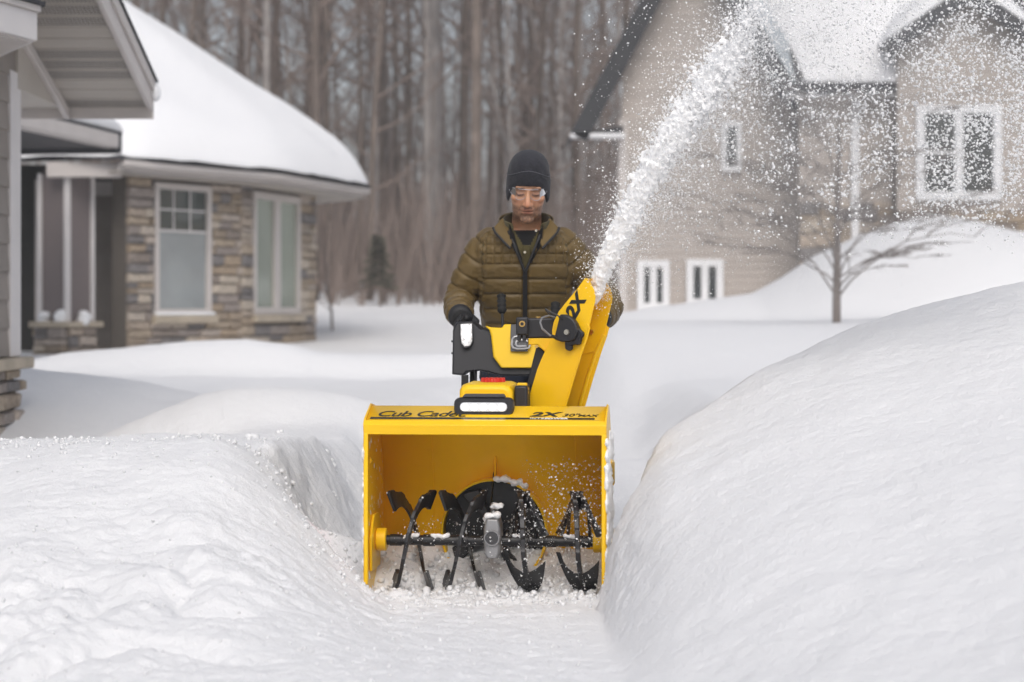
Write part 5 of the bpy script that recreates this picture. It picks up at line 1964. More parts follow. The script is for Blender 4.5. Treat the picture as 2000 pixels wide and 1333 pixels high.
pb_.inputs['Subsurface Weight'].default_value = .12
pb_.inputs['Subsurface Radius'].default_value = (.008, .003, .002)
person = _link0('person', bme, ms)
tag(person, 'man in charcoal beanie, clear safety glasses and olive quilted jacket steering the snow blower', 'person')

# ---- beanie
rs = []
nA = 64
for k in range(26):
    t = k / 25
    ring_ = []
    for j in range(nA):
        a = 2 * math.pi * j / nA                      # 0 = towards +x, 3/2 pi = front
        c, s_ = math.cos(a), math.sin(a)
        ze = .0405 - .088 * abs(c) ** 4.2 - (.075 * max(0, s_) ** 1.5) * (1 - .3 * abs(c))
        zf = .099 - .040 * abs(c) ** 1.8 - .03 * max(0, s_) ** 1.5
        if t < .5:
            z_ = ze + (zf - ze) * (t / .5)
            rr = 1.0 - .10 * max(0, (z_ - .03) / .1) ** 2
        else:
            q = (t - .5) / .5
            z1 = zf
            z_ = z1 + (.148 - z1) * math.sin(q * math.pi / 2) + .009 * max(0, (q - .62) / .38) ** 2
            rr = (1.0 - .10 * max(0, (z1 - .03) / .1) ** 2) * max(.0, math.cos(q * math.pi / 2) ** .55) if q < 1 else .0
        th = .0035 if t < .5 else 0.0
        if k in (0,): th = -.004
        if abs(t - .5) < .021: th = .001
        if t < .2: th -= .004 * (1 - t / .2)
        wr = .0012 * math.sin(a * 9 + t * 20) * (1 if t > .5 else .3)
        ring_.append(HM @ Vector(((.0815 + th + wr) * rr * c, .012 + (.106 + th + wr) * rr * s_, z_)))
    rs.append(ring_)
mb = MB()
mb.rings(rs, caps=False)
bean = mb.build('beanie', M['knit'], person, solid=.003, sub=1, sharp=80)
fold = [rs[13][j] for j in range(nA)]
fold = [p + (p - HM @ Vector((0, .012, p.z * 0 + .09))).normalized() * .0035 for p in fold]
MB().tube(fold + [fold[0]], .0011, 5, caps=False).build('cuff_seam', mat('grey_thread', (.13, .13, .15), .9), bean)

# ---- safety glasses
gl = bpy.data.materials.new('clear_lens')
gl.use_nodes = True
gn, gk = gl.node_tree.nodes, gl.node_tree.links
gn.clear()
go, gt, gg, gx2, fz = gn.new('ShaderNodeOutputMaterial'), gn.new('ShaderNodeBsdfTransparent'), gn.new('ShaderNodeBsdfGlossy'), gn.new('ShaderNodeMixShader'), gn.new('ShaderNodeFresnel')
fz.inputs['IOR'].default_value = 1.38
gt.inputs[0].default_value = (.985, .985, .99, 1)
gg.inputs['Roughness'].default_value = .05
gk.new(fz.outputs[0], gx2.inputs[0])
gk.new(gt.outputs[0], gx2.inputs[1])
gk.new(gg.outputs[0], gx2.inputs[2])
gk.new(gx2.outputs[0], go.inputs[0])
clear_frame = mat('clear_plastic', (.36, .36, .39), .15, spec=.6)


def lens_pt(a, z_):
    x = .076 * math.sin(a)
    return HM @ Vector((x, -.098 + .080 * (1 - math.cos(a)) * 1.15 - .10 * max(0, -z_ + .01) * 0, z_))


A0 = 1.12
rows = []
for i in range(29):
    a = -A0 + 2 * A0 * i / 28
    q = abs(a) / A0
    lo = -.003 - .012 * math.exp(-((q - .45) / .28) ** 2) + .008 * q ** 3 + .013 * math.exp(-(q / .13) ** 2)
    hi = .030 - .004 * q ** 2
    rows.append((a, lo, hi))
mb = MB()
vs, fs = [], []
for a, lo, hi in rows:
    vs += [lens_pt(a, lo), lens_pt(a, (lo + hi) / 2), lens_pt(a, hi)]
for i in range(len(rows) - 1):
    for j in (0, 1):
        fs.append((i * 3 + j, (i + 1) * 3 + j, (i + 1) * 3 + j + 1, i * 3 + j + 1))
mb.add(vs, fs)
glasses = mb.build('safety_glasses', gl, person)
MB().tube([lens_pt(a, hi) for a, lo, hi in rows], .0013, 6).build('brow_bar', clear_frame, glasses)
MB().tube([lens_pt(a, lo) for a, lo, hi in rows], .0011, 6).build('lower_rim', clear_frame, glasses)
for s in (-1, 1):
    MB().tube([lens_pt(s * A0, .012), HM @ Vector((s * .0765, -.02, .012)), HM @ Vector((s * .078, .03, .008))], [.005, .0028, .0025], 8).build('temple_arm', clear_frame, glasses)

# ---- jacket: one skin over torso and arms, then quilted
jb = MB()
torso(jb, .0, .70, 1.27)
for a_ in (ARM_L, ARM_R):
    pts, rad = [], []
    for i in range(len(a_) - 1):
        for j in range(4):
            t = j / 4
            pts.append(Vector(a_[i]).lerp(Vector(a_[i + 1]), t))
            rad.append(ARM_RAD[i] * (1 - t) + ARM_RAD[i + 1] * t)
    pts.append(Vector(a_[-1])); rad.append(ARM_RAD[-1])
    for _ in range(2):
        pts = [pts[0]] + [(pts[i - 1] + pts[i] * 2 + pts[i + 1]) / 4 for i in range(1, len(pts) - 1)] + [pts[-1]]
    jb.tube(pts, rad, 24)
    jb.ellipsoid(pts[0] + Vector((0, 0, -.005)), ARM_RAD[0] * 1.0, 20, 12)
    if a_ is ARM_L: armL = pts
    else: armR = pts
jme = remesh(jb, 'jacket', .0042, smooth=8, fac=.5)
V, N = verts_of(jme), normals_of(jme)


def arm_param(V, pts):
    pts = np.array([tuple(p) for p in pts])
    best, arc = np.full(len(V), 9.0), np.zeros(len(V))
    s0 = 0.0
    for i in range(len(pts) - 1):
        a, b = pts[i], pts[i + 1]
        d = b - a
        l_ = np.linalg.norm(d)
        t = np.clip((V - a) @ d / (l_ * l_), 0, 1)
        e = np.linalg.norm(V - (a + t[:, None] * d), axis=1)
        m_ = e < best
        best[m_] = e[m_]
        arc[m_] = (s0 + t * l_)[m_]
        s0 += l_
    return best, arc


dl, al = arm_param(V, armL)
dr, ar = arm_param(V, armR)
zs = [t[0] for t in TOR]
tw = np.interp(V[:, 2], zs, [t[3] for t in TOR])
txc = .05
on_l = (V[:, 0] < txc - tw * .88) | ((dl < .068) & (al > .13))
on_r = (V[:, 0] > txc + tw * .88) | ((dr < .068) & (ar > .13))
arm_s = np.where(on_l, al, ar)
is_arm = on_l | on_r
seam = lambda v_, p, w: np.exp(-((((v_ / p) % 1.0) - .5) * p / w) ** 2)      # 1 on the seam
x, z_ = V[:, 0], V[:, 2]
wv = .006 * fbm(x * 9, V[:, 1] * 9, z_ * 9, seed=2, octv=2)
rowp = .0585
s_row = seam(z_ - 1.117 + rowp / 2 + wv * .6, rowp, .0052)
yoke = z_ > 1.118
s_yh = seam(z_ - 1.117 + .019 + wv * .5, .038, .0042)
s_yv = seam(x - txc + wv * .5, .0345, .0042)
s_t = np.where(yoke, np.maximum(s_yh, s_yv), s_row)
s_a = seam(arm_s + .02 + wv, .066, .006)
puff_t = np.where(yoke, np.abs(np.sin(math.pi * (z_ - 1.117) / .038)) * .45 * np.abs(np.sin(math.pi * (x - txc) / .0345 )) ** .4, np.abs(np.sin(math.pi * (z_ - 1.117) / rowp)))
disp = np.where(is_arm, 0.0032 * np.abs(np.sin(math.pi * (arm_s + .02 - .033 + wv) / .066)) ** .6 - .0055 * s_a, .0032 * puff_t ** .5 - .0055 * s_t)
front = (V[:, 1] < 8.42)
# armhole seam
arme = np.where(x < txc, np.abs((txc - tw * .88) - x), np.abs(x - (txc + tw * .88)))
disp -= .007 * np.exp(-(arme / .006) ** 2) * (z_ > 1.02) * (z_ < 1.24)
# wrinkles, mostly at the elbows
wr = fbm(x * 16 + z_ * 10, V[:, 1] * 12, z_ * 30, seed=8, octv=3)
disp += .0042 * wr * (1 + 1.3 * is_arm * np.exp(-((z_ - .98) / .07) ** 2))
disp += .005 * fbm(x * 6, V[:, 1] * 6, z_ * 7, seed=9, octv=2)
# placket groove along the zip
disp -= .006 * np.exp(-((x - .051) / .007) ** 2) * front * (z_ < 1.10)
disp += .003 * np.exp(-((np.abs(x - .051) - .017) / .006) ** 2) * front * (z_ < 1.10)
set_verts(jme, V + N * disp[:, None])
# open neck: cut a V out of the front
bm = bmesh.new()
bm.from_mesh(jme)
vx = lambda zq: .047 + (zq - 1.215) * (.5 if zq > 1.215 else .45)
kill = []
for f in bm.faces:
    c = f.calc_center_median()
    if c.z > 1.085 and c.y < 8.375 and abs(c.x - .051) < max(0, (c.z - 1.085) * .40):
        kill.append(f)
    elif c.z > 1.262 and abs(c.x - .052) < .11:
        kill.append(f)
bmesh.ops.delete(bm, geom=kill, context='FACES')
bm.to_mesh(jme)
bm.free()
jacket = _link0('jacket', jme, person and None, person)
jme.materials.append(M['jacket'])
jme.polygons.foreach_set('use_smooth', np.ones(len(jme.polygons), dtype=bool))


def on_chest(xr, zr, lift, grow=.006):
    return Vector((xr, front_y(xr, zr, grow) - lift, zr))


# zip with tape
zp = [on_chest(.051, 1.095 - k * .03, .004) for k in range(13)]
MB().rings([[p + Vector((sx_ * .0085, dy_, 0)) for sx_, dy_ in ((-1, .004), (-1, -.001), (1, -.001), (1, .004))] for p in zp]).build('zip', M['zip'], jacket)
# zip tape up both sides of the open V
for s in (-1, 1):
    q = []
    for k in range(10):
        zq = 1.085 + (1.245 - 1.085) * k / 9
        q.append(on_chest(.051 + s * (zq - 1.083) * .40, zq, .003))
    MB().tube(q, [.0055] * 10, 8).build('zip_tape', M['zip'], jacket)
# the open collar: two flaps folding outward and a band behind the neck
cb = MB()
n = 30
rs = []
for i in range(n + 1):
    a = R(-128) + R(256) * i / n                  # 0 = back of the neck
    back = (1 + math.cos(a)) / 2
    sx_, cy_ = math.sin(a), math.cos(a)
    base = Vector((.054 + .098 * sx_, 8.352 + .078 * cy_ + .012, 1.218 + .050 * back))
    top = Vector((.056 + .104 * sx_, 8.335 + .082 * cy_ + .012, 1.288 + .045 * back - .022 * (1 - back)))
    o_ = Vector((sx_, cy_, 0)) * .007
    mid = (base + top) / 2 + o_ * .4
    rs.append([base, mid, top, top + o_ + Vector((0, 0, -.002)), mid + o_, base + o_])
cb.rings(rs)
cb.build('collar', M['jacket'], jacket, sub=1, sharp=80)
for s in (-1, 1):
    xs = lambda v_: .055 + s * v_
    A = [Vector((xs(.092), 8.325, 1.300)), Vector((xs(.128), 8.268, 1.258)), Vector((xs(.118), 8.255, 1.238)), Vector((xs(.062), 8.226, 1.176)), Vector((xs(.054), 8.245, 1.20)), Vector((xs(.070), 8.282, 1.262))]
    A = [p + Vector((0, -.012, 0)) for p in A]
    lp = MB()
    lp.rings([A, [p + Vector((0, .010, -.002)) for p in A]])
    lp.build('lapel', M['jacket'], jacket, bevel=.003)
    MB().tube([A[1] + Vector((0, -.002, 0)), A[2] + Vector((s * .002, -.003, 0)), A[3] + Vector((0, -.003, 0))], .0048, 8).build('zip_tape', M['zip'], jacket)
    # black lining seen inside the opening
    B_l = [Vector((xs(.066), 8.255, 1.275)), Vector((xs(.062), 8.236, 1.20)), Vector((xs(.02), 8.243, 1.12)), Vector((xs(.016), 8.262, 1.14)), Vector((xs(.048), 8.278, 1.24))]
    MB().rings([B_l, [p + Vector((0, .006, 0)) for p in B_l]]).build('lining', M['lining'], jacket)
# cuffs
for a_ in (armL, armR):
    d = (a_[-1] - a_[-3]).normalized()
    MB().tube([a_[-1] - d * .012, a_[-1] + d * .004, a_[-1] + d * .006], [.051, .049, .040], 20).build('cuff', M['jacket'], jacket, sub=1)

# ---- fleece jacket beneath, with snaps, and the black tee
ib = MB()
torso(ib, -.010, .95, 1.262)
ime = remesh(ib, 'fleece_jacket', .006, smooth=4)
bm = bmesh.new()
bm.from_mesh(ime)
kill = [f for f in bm.faces if (lambda c: (c.z > 1.165 and c.y < 8.36 and abs(c.x - .056) < (c.z - 1.165) * .55) or (c.z > 1.245 and abs(c.x - .053) < .075))(f.calc_center_median())]
bmesh.ops.delete(bm, geom=kill, context='FACES')
bm.to_mesh(ime)
bm.free()
fleece = _link0('fleece_jacket', ime, None, person)
ime.materials.append(M['fleece'])
rs = []
for i in range(n + 1):
    a = R(-146) + R(292) * i / n
    back = (1 + math.cos(a)) / 2
    sx_, cy_ = math.sin(a), math.cos(a)
    base = Vector((.056 + .082 * sx_, 8.335 + .082 * cy_ + .012, 1.205 + .06 * back))
    top = Vector((.058 + .088 * sx_, 8.312 + .088 * cy_ + .012, 1.285 + .048 * back - .016 * (1 - back)))
    o_ = Vector((sx_, cy_, 0)) * .009
    mid = (base + top) / 2 + o_ * .3
    rs.append([base, mid, top, top + o_ * .8, mid + o_, base + o_])
MB().rings(rs).build('fleece_collar', M['fleece'], fleece, sub=1, sharp=80)
pl_ = [on_chest(.058, 1.19 - .02 * k, .001, -.006) for k in range(6)]
MB().rings([[p + Vector((sx_ * .014, dy_, 0)) for sx_, dy_ in ((-1, .008), (-1, -.002), (1, -.002), (1, .008))] for p in pl_]).build('placket', M['fleece'], fleece, bevel=.002)
for px, py in ((1047, 451), (1025, 493)):
    p = P(px, py, 8.235)
    p.y = front_y(p.x, p.z, -.002) - .008 if py > 460 else 8.232
    MB().tube([p, p + Vector((0, -.004, 0))], [.0055, .0045], 12).build('snap_button', M['steel'], fleece)
tb = MB()
torso(tb, -.022, 1.0, 1.255)
tme = remesh(tb, 'black_tee', .007, smooth=3)
tee = _link0('black_tee', tme, None, person)
tme.materials.append(M['tee'])

# ---- trousers and boots
for k, lg in enumerate(LEG):
    pts = [Vector(p) for p in lg]
    q, r_ = [], []
    for i in range(len(pts) - 1):
        for j in range(5):
            q.append(pts[i].lerp(pts[i + 1], j / 5))
            r_.append(np.interp(i + j / 5, [0, 1, 2, 3], [.098, .080, .078, .070]))
    q.append(pts[-1]); r_.append(.068)
    if k == 0:
        tbm = MB()
    tbm.tube(q, [float(v_) for v_ in r_], 20)
tbm.ellipsoid((.05, 8.51, .76), (.165, .125, .11), 24, 14)
tme = remesh(tbm, 'trousers', .007, smooth=5)
V, N = verts_of(tme), normals_of(tme)
set_verts(tme, V + N * (.007 * fbm(V[:, 0] * 12, V[:, 1] * 12, V[:, 2] * 22, seed=4, octv=3))[:, None])
tr_ = _link0('trousers', tme, None, person)
tme.materials.append(M['navy'])
for lg in LEG:
    f = Vector(lg[-1])
    bb = MB()
    bb.tube([f + Vector((0, .01, .12)), f + Vector((0, .012, .0)), f + Vector((0, .02, -.075))], [.062, .058, .056], 18)
    bb.tube([f + Vector((0, .05, -.085)), f + Vector((0, -.06, -.082)), f + Vector((0, -.15, -.095)), f + Vector((0, -.18, -.105))], [.046, .052, .046, .024], 16)
    bo = remesh(bb, 'boot', .006, smooth=5)
    b_ = _link0('boot', bo, None, person)
    bo.materials.append(M['boot'])

# ---- gloved hands round the grips
for s, arm in ((-1, armL), (1, armR)):
    gxl = L(908, 622, 1.33).x if s < 0 else 2 * cxm - L(908, 622, 1.33).x
    G0, G1 = MYAW @ Vector((gxl, 1.33, .876)), MYAW @ Vector((gxl, 1.44, .886))
    ax = (G1 - G0).normalized()
    up = Vector((0, 0, 1))
    sd_ = ax.cross(up).normalized() * (1 if s < 0 else -1)        # towards the outside of the hand
    if sd_.x * s < 0: sd_ = -sd_
    wrist = arm[-1]
    hb = MB()
    C = (G0 + G1) / 2
    hb.tube([wrist, wrist.lerp(C + up * .035 + sd_ * .01, .6), C + up * .030 + sd_ * .012], [.040, .040, .034], 16)
    hb.ellipsoid(C + up * .026 + sd_ * .010, (.034, .050, .024), 18, 12)
    for k in range(4):
        c = G0.lerp(G1, .02 + .30 * k)
        Lf = [1.0, 1.1, 1.05, .85][k]
        pts = []
        for j in range(9):
            a = R(75 - 235 * Lf * j / 8)
            pts.append(c + (sd_ * math.cos(a) + up * math.sin(a)) * .033 + ax * (.004 * math.sin(j)))
        hb.tube(pts, [.0150 - .0006 * j for j in range(9)], 10)
        hb.ellipsoid(pts[-1], .0105, 10, 8)
    th = [C + up * .028 - sd_ * .012 + ax * .03, C + up * .012 - sd_ * .036 + ax * .005, C - up * .014 - sd_ * .034 - ax * .025, C - up * .028 - sd_ * .014 - ax * .035]
    hb.tube(th, [.017, .0155, .014, .011], 10)
    gm2 = remesh(hb, 'glove', .0032, smooth=3)
    V, N = verts_of(gm2), normals_of(gm2)
    set_verts(gm2, V + N * (.0022 * fbm(V[:, 0] * 60, V[:, 1] * 60, V[:, 2] * 60, seed=6, octv=2))[:, None])
    go_ = _link0('glove', gm2, None, person)
    gm2.materials.append(M['glove'])
    d = (arm[-1] - arm[-3]).normalized()
    MB().tube([arm[-1] - d * .03, arm[-1] + d * .01, arm[-1] + d * .03, arm[-1] + d * .045], [.048, .050, .046, .042], 18).build('glove_cuff', M['glove'], go_, sub=1)

# ================================================================== thrown snow
_oct = np.array([(1, 0, 0), (-1, 0, 0), (0, 1, 0), (0, -1, 0), (0, 0, 1), (0, 0, -1)], float)
_octf = np.array([(0, 2, 4), (2, 1, 4), (1, 3, 4), (3, 0, 4), (2, 0, 5), (1, 2, 5), (3, 1, 5), (0, 3, 5)])
_t = (1 + 5 ** .5) / 2
_ico = np.array([(-1, _t, 0), (1, _t, 0), (-1, -_t, 0), (1, -_t, 0), (0, -1, _t), (0, 1, _t), (0, -1, -_t), (0, 1, -_t), (_t, 0, -1), (_t, 0, 1), (-_t, 0, -1), (-_t, 0, 1)], float)
_ico /= np.linalg.norm(_ico[0])
_icof = np.array([(0, 11, 5), (0, 5, 1), (0, 1, 7), (0, 7, 10), (0, 10, 11), (1, 5, 9), (5, 11, 4), (11, 10, 2), (10, 7, 6), (7, 1, 8),
                  (3, 9, 4), (3, 4, 2), (3, 2, 6), (3, 6, 8), (3, 8, 9), (4, 9, 5), (2, 4, 11), (6, 2, 10), (8, 6, 7), (9, 8, 1)])


def chunks(C, S, rng, ico=False, jit=.42, squash=.5):
    """One mesh's vertices and faces for a cloud of irregular crumbs at C with radii S."""
    base, bf = (_ico, _icof) if ico else (_oct, _octf)
    n = len(C)
    V = base[None] * (1 + rng.uniform(-jit, jit, (n, len(base), 1)))
    V = V * (1 - squash * rng.random((n, 1, 3)))
    q = rng.normal(size=(n, 4))
    q /= np.linalg.norm(q, axis=1)[:, None]
    w, x, y, z_ = q.T
    Rm = np.stack([1 - 2 * (y * y + z_ * z_), 2 * (x * y - z_ * w), 2 * (x * z_ + y * w), 2 * (x * y + z_ * w), 1 - 2 * (x * x + z_ * z_), 2 * (y * z_ - x * w),
                   2 * (x * z_ - y * w), 2 * (y * z_ + x * w), 1 - 2 * (x * x + y * y)], -1).reshape(n, 3, 3)
    V = np.einsum('nij,nkj->nki', Rm, V) * S[:, None, None] + C[:, None, :]
    Fc = bf[None] + (np.arange(n) * len(base))[:, None, None]
    return V.reshape(-1, 3), Fc.reshape(-1, 3)


def cloud(parts, name, material, label, smooth=False):
    Vs, Fs, k = [], [], 0
    for V, Fc in parts:
        Vs.append(V); Fs.append(Fc + k); k += len(V)
    o = link(name, np_mesh(name, np.concatenate(Vs), np.concatenate(Fs), smooth), material)
    return tag(o, label, kind='stuff')


rng = np.random.default_rng(42)
# the jet leaves the chute mouth up and to the right, drifting towards the viewer
PATH = [(1158, 590, 7.30), (1170, 548, 7.27), (1190, 500, 7.23), (1217, 445, 7.19), (1252, 370, 7.14), (1292, 298, 7.08), (1335, 235, 7.03), (1382, 172, 6.98), (1420, 115, 6.93), (1460, 45, 6.88), (1500, -40, 6.83), (1540, -130, 6.78)]
RADP = [12, 16, 23, 30, 36, 41, 47, 54, 50, 42, 36, 34]
pp = np.array([tuple(P(*p)) for p in PATH])
rp = np.array([r * p[2] / F_PX for r, p in zip(RADP, PATH)])
seg = np.linalg.norm(np.diff(pp, axis=0), axis=1)
acc = np.concatenate([[0], np.cumsum(seg)])
LT = acc[-1]


def along(s):
    return np.stack([np.interp(s, acc, pp[:, i]) for i in range(3)], -1), np.interp(s, acc, rp)


def jet(n, smin, smax_, rad, size, lo, hi, ico, skew=.0, dens=None):
    s = smin + (smax_ - smin) * rng.random(n) ** (1.0 if dens is None else dens)
    c, r = along(s)
    g_ = rng.normal(size=(n, 3))
    g_ *= (rad * r * (rng.random(n) ** .5 if size == 'fill' else np.abs(rng.normal(size=n))))[:, None] / np.linalg.norm(g_, axis=1)[:, None]
    c = c + g_
    if skew:
        k = np.abs(rng.exponential(skew, n)) * (.25 + s / LT)
        c = c + np.stack([k, -.2 * k, -.55 * k], -1)
    # ragged: tear holes out of the jet where the noise is low, more so farther up
    tear = fbm(c[:, 0] * 14, c[:, 1] * 14, c[:, 2] * 14, seed=12, octv=3)
    keep = tear > -.62 + .55 * (s / LT) ** 1.5
    c = c[keep]
    S = lo + (hi - lo) * rng.random(len(c)) ** 2.5
    return chunks(c, S, rng, ico)


def core(n, smin, smax_, rad, lo, hi, hole):
    """Lumps that fuse into the solid heart of the jet."""
    s = smin + (smax_ - smin) * rng.random(n)
    c, r = along(s)
    g_ = rng.normal(size=(n, 3))
    g_ *= (rad * r * rng.random(n) ** .6)[:, None] / np.linalg.norm(g_, axis=1)[:, None]
    g_ *= (1 + .75 * fbm(c[:, 0] * 9 + g_[:, 0] * 30, c[:, 1] * 9 + g_[:, 1] * 30, c[:, 2] * 9 + g_[:, 2] * 30, seed=15, octv=3))[:, None]
    c = c + g_
    tear = fbm(c[:, 0] * 13, c[:, 1] * 13, c[:, 2] * 13, seed=12, octv=4, gain=.6)
    keep = tear > -.85 + hole * (s / LT) ** 1.3
    c = c[keep]
    return chunks(c, lo + (hi - lo) * rng.random(len(c)) ** 1.6, rng, True)


cv, cf = [], []
k = 0
for V_, F_ in (core(5200, .0, LT * .72, .80, .006, .013, .95), core(9500, .0, LT * .84, 1.08, .003, .0075, 1.15)):
    cv.append(V_); cf.append(F_ + k); k += len(V_)
cm = np_mesh('snow_jet', np.concatenate(cv), np.concatenate(cf))
co = _link0('shape', cm)
md = co.modifiers.new('r', 'REMESH')
md.mode, md.voxel_size = 'VOXEL', .0034
md = co.modifiers.new('s', 'SMOOTH')
md.iterations = 3
cm = evaluated(co, 'snow_jet')
V, N = verts_of(cm), normals_of(cm)
set_verts(cm, V + N * (.0016 * fbm(V[:, 0] * 90, V[:, 1] * 90, V[:, 2] * 90, seed=3, octv=3))[:, None])
cm.polygons.foreach_set('use_smooth', np.ones(len(cm.polygons), dtype=bool))
jo = _link0('snow_jet', cm)
cm.materials.append(M['jet'])
tag(jo, 'dense white jet of thrown snow bursting from the chute', kind='stuff')
parts = [jet(26000, .0, LT, 1.15, 'g', .0009, .0040, False),
         jet(34000, .05, LT, 1.9, 'g', .0005, .0022, False, skew=.07),
         jet(9000, LT * .35, LT, 1.5, 'g', .0010, .0050, False, skew=.05),
         jet(1500, LT * .40, LT, 1.3, 'g', .003, .0085, True, skew=.02)]
cloud(parts, 'jet_fragments', M['jet'], 'ragged white fragments tearing off the jet of thrown snow')


# the powder falling out of the jet on its right, coarser and nearer towards the far right
def curtain(n, yr, lo, hi, fn, power=2.5):
    Y = rng.uniform(*yr, n)
    px = rng.uniform(1120, 2080, n)
    py = rng.uniform(-160, 640, n)
    xj = np.interp(-py, [-620, -545, -445, -370, -300, -180, -60, 40, 160], [1150, 1180, 1225, 1260, 1300, 1385, 1450, 1495, 1550])
    keep = rng.random(n) < fn(px - xj, px, py)
    px, py, Y = px[keep], py[keep], Y[keep]
    c = np.stack([(px - 1000) * Y / F_PX, Y, CAM_H + (HOR - py) * Y / F_PX], -1)
    S = lo + (hi - lo) * rng.random(len(c)) ** power
    return chunks(c, S, rng, False)


clump = lambda px, py: np.clip(.75 + 1.3 * fbm(px / 90, py / 90, seed=17, octv=3), 0, 1.6)


def f_near(d, px, py):
    a = np.exp(-np.abs(d) / np.where(d < 0, 60 + np.clip(300 - py, 0, 400) * .25, 120 + np.clip(400 - py, 0, 500) * .4)) * sstep(640, 520, py + np.clip(d, 0, 400) * .25)
    return a * clump(px, py) * np.where(d < 0, .45, 1)


def f_right(d, px, py):
    low = 470 - np.clip(px - 1400, 0, 600) * .0
    a = sstep(1330, 1640, px) * sstep(low + 40, low - 160, py) * (.45 + .55 * sstep(1600, 1980, px))
    a = a * (.55 + .45 * sstep(-40, 120, py))
    return a * clump(px, py) * (d > -40)


def f_mist(d, px, py):
    return sstep(-70, 60, d) * sstep(620, 480, py) * np.clip(clump(px * .7, py * .7), .3, 1.5) * sstep(1900, 1500, px) * .8


parts = [curtain(190000, (6.6, 7.7), .0006, .0052, f_near, 4.5),
         curtain(150000, (6.3, 7.9), .0009, .0080, f_right, 3.0),
         curtain(130000, (6.6, 8.4), .0006, .0018, f_mist, 1.5)]
cloud(parts, 'snow_spray', M['flake'], 'fine loose powder drifting down from the jet of thrown snow')

# crumbs flying inside the housing mouth, dusting on the chute, lumps along the bite
n = 3800
x = np.array([.10 + .27 * rng.random(n) ** .7, rng.uniform(.0, .36, n), .03 + .42 * rng.random(n) ** 1.3]).T
x[: n // 3, 0] = rng.uniform(-.30, .2, n // 3)
x[: n // 3, 2] = rng.uniform(.02, .25, n // 3)
wm = np.array(MYAW)
x = x @ wm[:3, :3].T + wm[:3, 3]
parts = [chunks(x, .0008 + .0045 * rng.random(n) ** 3.5, rng)]
n = 900
t, s_ = rng.random(n), rng.random(n)
a, b = np.array(C3(*sz(1112, 790), .9)), np.array(C3(*sz(1160, 560), .9))
c = a + (b - a) * (t ** .6)[:, None] + rng.normal(size=(n, 3)) * .022
parts.append(chunks(c, .0007 + .0018 * rng.random(n) ** 2, rng))
cloud(parts, 'flying_crumbs', M['flake'], 'white crumbs of snow whirling in the auger housing and chute')

# broken snow lying along the bite and on the left bank
C, S = [], []
for _ in range(700):
    xq = rng.uniform(-.55, .30)
    yq = 6.70 + rng.normal() * .07
    C.append((xq, yq)); S.append(.002 + .010 * rng.random() ** 4)
for _ in range(900):
    t = rng.random()
    C.append((-.42 - .34 * t + rng.normal() * .10, 6.65 + .75 * t + rng.normal() * .12)); S.append(.002 + .009 * rng.random() ** 4)
for _ in range(600):
    C.append((-1.9 + 1.5 * rng.random(), 7.4 + .22 * rng.normal())); S.append(.003 + .011 * rng.random() ** 4)
for _ in range(900):
    C.append((-1.7 + 1.9 * rng.random(), rng.uniform(5.0, 7.2))); S.append(.002 + .007 * rng.random() ** 3)
for px, py, Y, r_ in ((495, 845, 7.9, .022), (642, 828, 8.4, .022), (655, 832, 8.4, .015), (545, 828, 8.3, .014), (655, 850, 8.2, .013)):
    p = P(px, py, Y)
    for k in range(6):
        C.append((p.x + rng.normal() * r_ * .5, Y + rng.normal() * r_ * .5)); S.append(r_ * rng.uniform(.5, 1))
for _ in range(750):
    C.append((rng.uniform(-.44, .27), rng.uniform(6.82, 7.16))); S.append(.003 + .016 * rng.random() ** 3)
C, S = np.array(C), np.array(S)
zq = ground(C[:, 0], C[:, 1])
cloud([chunks(np.stack([C[:, 0], C[:, 1], zq + S * .35], -1), S, rng, True, jit=.3, squash=.45)], 'snow_crumbs', M['snow'], 'broken crumbs of snow lying along the cut edge and the left bank')
# snow caught on the auger shaft, gear case and drum rim
def heap(pts, name, parent):
    mb = MB()
    rg = random.Random(4)
    for (x_, y_, z_, r_) in pts:
        for k in range(5):
            mb.ellipsoid((x_ + rg.uniform(-1, 1) * r_, y_ + rg.uniform(-.5, .5) * r_, z_ + rg.uniform(-.2, .5) * r_), (r_ * rg.uniform(.4, .9), r_ * rg.uniform(.4, .8), r_ * rg.uniform(.3, .7)), 9, 6)
    me = remesh(mb, name, .004, smooth=2)
    V, N = verts_of(me), normals_of(me)
    set_verts(me, V + N * (.004 * fbm(V[:, 0] * 70, V[:, 1] * 70, V[:, 2] * 70, seed=3, octv=3))[:, None])
    return link(name, me, M['roof_snow'], parent)


tops = [(.0 + .012 * k, .318, .195 + math.sqrt(max(0, .178 ** 2 - (.012 * k) ** 2)) + .004, .011 + .007 * math.sin(k * .9) ** 2) for k in range(2, 9)]
heap(tops, 'drum_snow', drum)
heap([(gx, AY - .02, AZ + .085, .020), (gx + .01, AY, AZ + .11, .016), (gx - .012, AY - .02, AZ + .07, .014)], 'gear_snow', gear)
sh_ = [o for o in blower.children if o.name.startswith('auger_shaft')][0]
heap([(xs, AY - .008, AZ + .014, .013) for xs in (-.265, -.25, -.175, -.16, -.15, .085, .1, .26, .275)], 'shaft_snow', sh_)

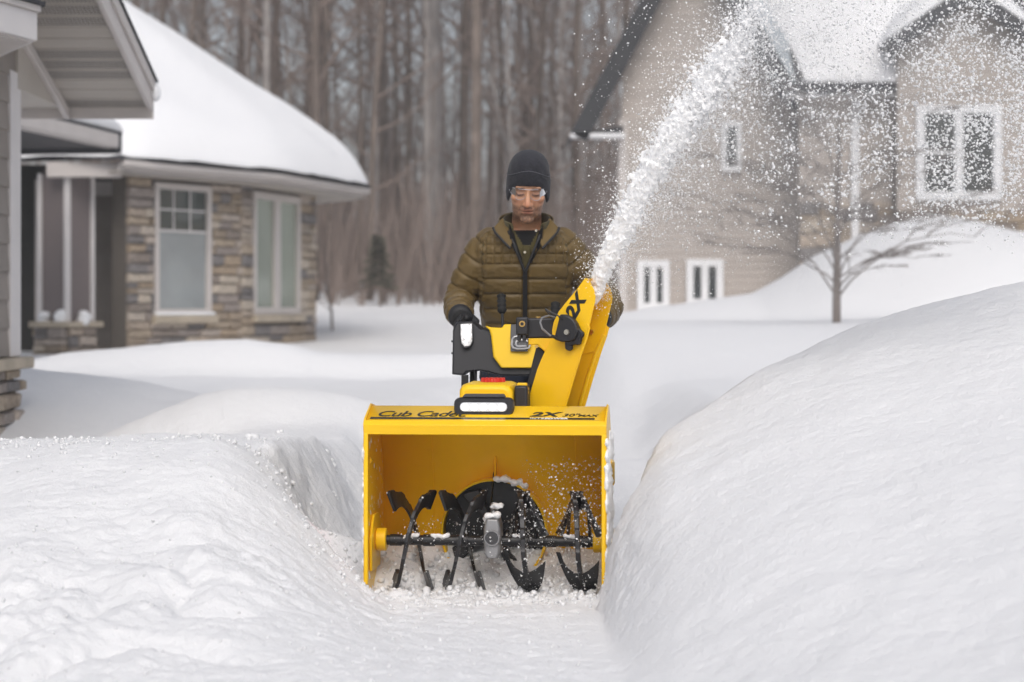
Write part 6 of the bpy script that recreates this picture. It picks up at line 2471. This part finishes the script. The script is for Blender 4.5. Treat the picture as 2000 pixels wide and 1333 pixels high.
# snow caked on the right side plate, built up to cut its yellow bounce
rg6 = random.Random(8)
for sp_ in [o for o in blower.children if o.name.startswith('side_plate')]:
    sgn = 1 if sp_.name.endswith('.001') else -1  # left coat is added out of view to block yellow bounce
    mb = MB()
    for k in range(420 if sgn > 0 else 500):
        yq, zq_ = rg6.uniform(.0, .38), rg6.uniform(.06, .52)
        if zq_ > .60 - yq * .25:
            continue
        r_ = rg6.uniform(.010, .032)
        mb.ellipsoid((sgn * (HW + .006), yq, zq_), (rg6.uniform(.004, .011) * (1 if sgn > 0 else .6), r_, r_ * rg6.uniform(.6, 1.2)), 10, 7)
    cm = remesh(mb, 'caked_snow_blocker', .004, smooth=1)
    V, N = verts_of(cm), normals_of(cm)
    set_verts(cm, V + N * (.004 * fbm(V[:, 0] * 60, V[:, 1] * 60, V[:, 2] * 60, seed=3, octv=3))[:, None])
    link('caked_snow_blocker', cm, M['roof_snow'], sp_)
# snow dust stuck to the black flights and the shaft
pts_ = np.concatenate([verts_of(o.data) for o in blower.children if o.name.startswith(('auger_ribbon', 'auger_shaft', 'gear_case'))])
k = rng.integers(0, len(pts_), 1500)
k = k[rng.random(1500) < np.where(pts_[k, 0] > -.02, 1, .35)]
Vd, Fd = chunks(pts_[k] + rng.normal(size=(len(k), 3)) * .003, .0008 + .0055 * rng.random(len(k)) ** 3.5, rng)
tag(link('snow_dust', np_mesh('snow_dust', Vd, Fd), M['roof_snow'], blower), kind='stuff')

# airborne powder hanging to the right of the jet: nested soft clouds
mm_ = bpy.data.materials.new('powder_mist')
mm_.use_nodes = True
mn = mm_.node_tree.nodes
mn.clear()
mo_, mv_ = mn.new('ShaderNodeOutputMaterial'), mn.new('ShaderNodeVolumePrincipled')
mv_.inputs['Color'].default_value = (.97, .97, .98, 1)
mv_.inputs['Density'].default_value = .11
mm_.node_tree.links.new(mv_.outputs[0], mo_.inputs['Volume'])
for (cx_, cy_, cz_, rx_, ry_, rz_, tilt) in ((.75, 7.15, 1.62, .34, .3, .75, -28), (.95, 7.2, 1.62, .55, .4, .80, -25), (1.15, 7.25, 1.65, .75, .5, .80, -15), (1.35, 7.2, 1.72, .85, .5, .75, 0), (.62, 7.2, 1.45, .28, .28, .55, -30)):
    m2 = Matrix.Translation((cx_, cy_, cz_)) @ Matrix.Rotation(R(-tilt), 4, 'Y')
    tag(MB().ellipsoid((0, 0, 0), (rx_, ry_, rz_), 32, 20, m2).build('powder_mist', mm_), 'thin mist of snow powder hanging beside the jet', kind='stuff')

# thin winter haze with drifting powder in it
hz_ = bpy.data.materials.new('haze')
hz_.use_nodes = True
hn = hz_.node_tree.nodes
hn.clear()
ho, hv_ = hn.new('ShaderNodeOutputMaterial'), hn.new('ShaderNodeVolumePrincipled')
hv_.inputs['Color'].default_value = (.95, .95, .97, 1)
hv_.inputs['Density'].default_value = .0024
hz_.node_tree.links.new(hv_.outputs[0], ho.inputs['Volume'])
print('ground', zz.min(), xx.min(), xx.max())
haze = MB().box(xx.min() - 5, xx.max() + 5, -70, 410, float(zz.min()) - 1.0, 23.0).build('haze', hz_)
tag(haze, 'thin pale winter haze over the whole yard', kind='stuff')
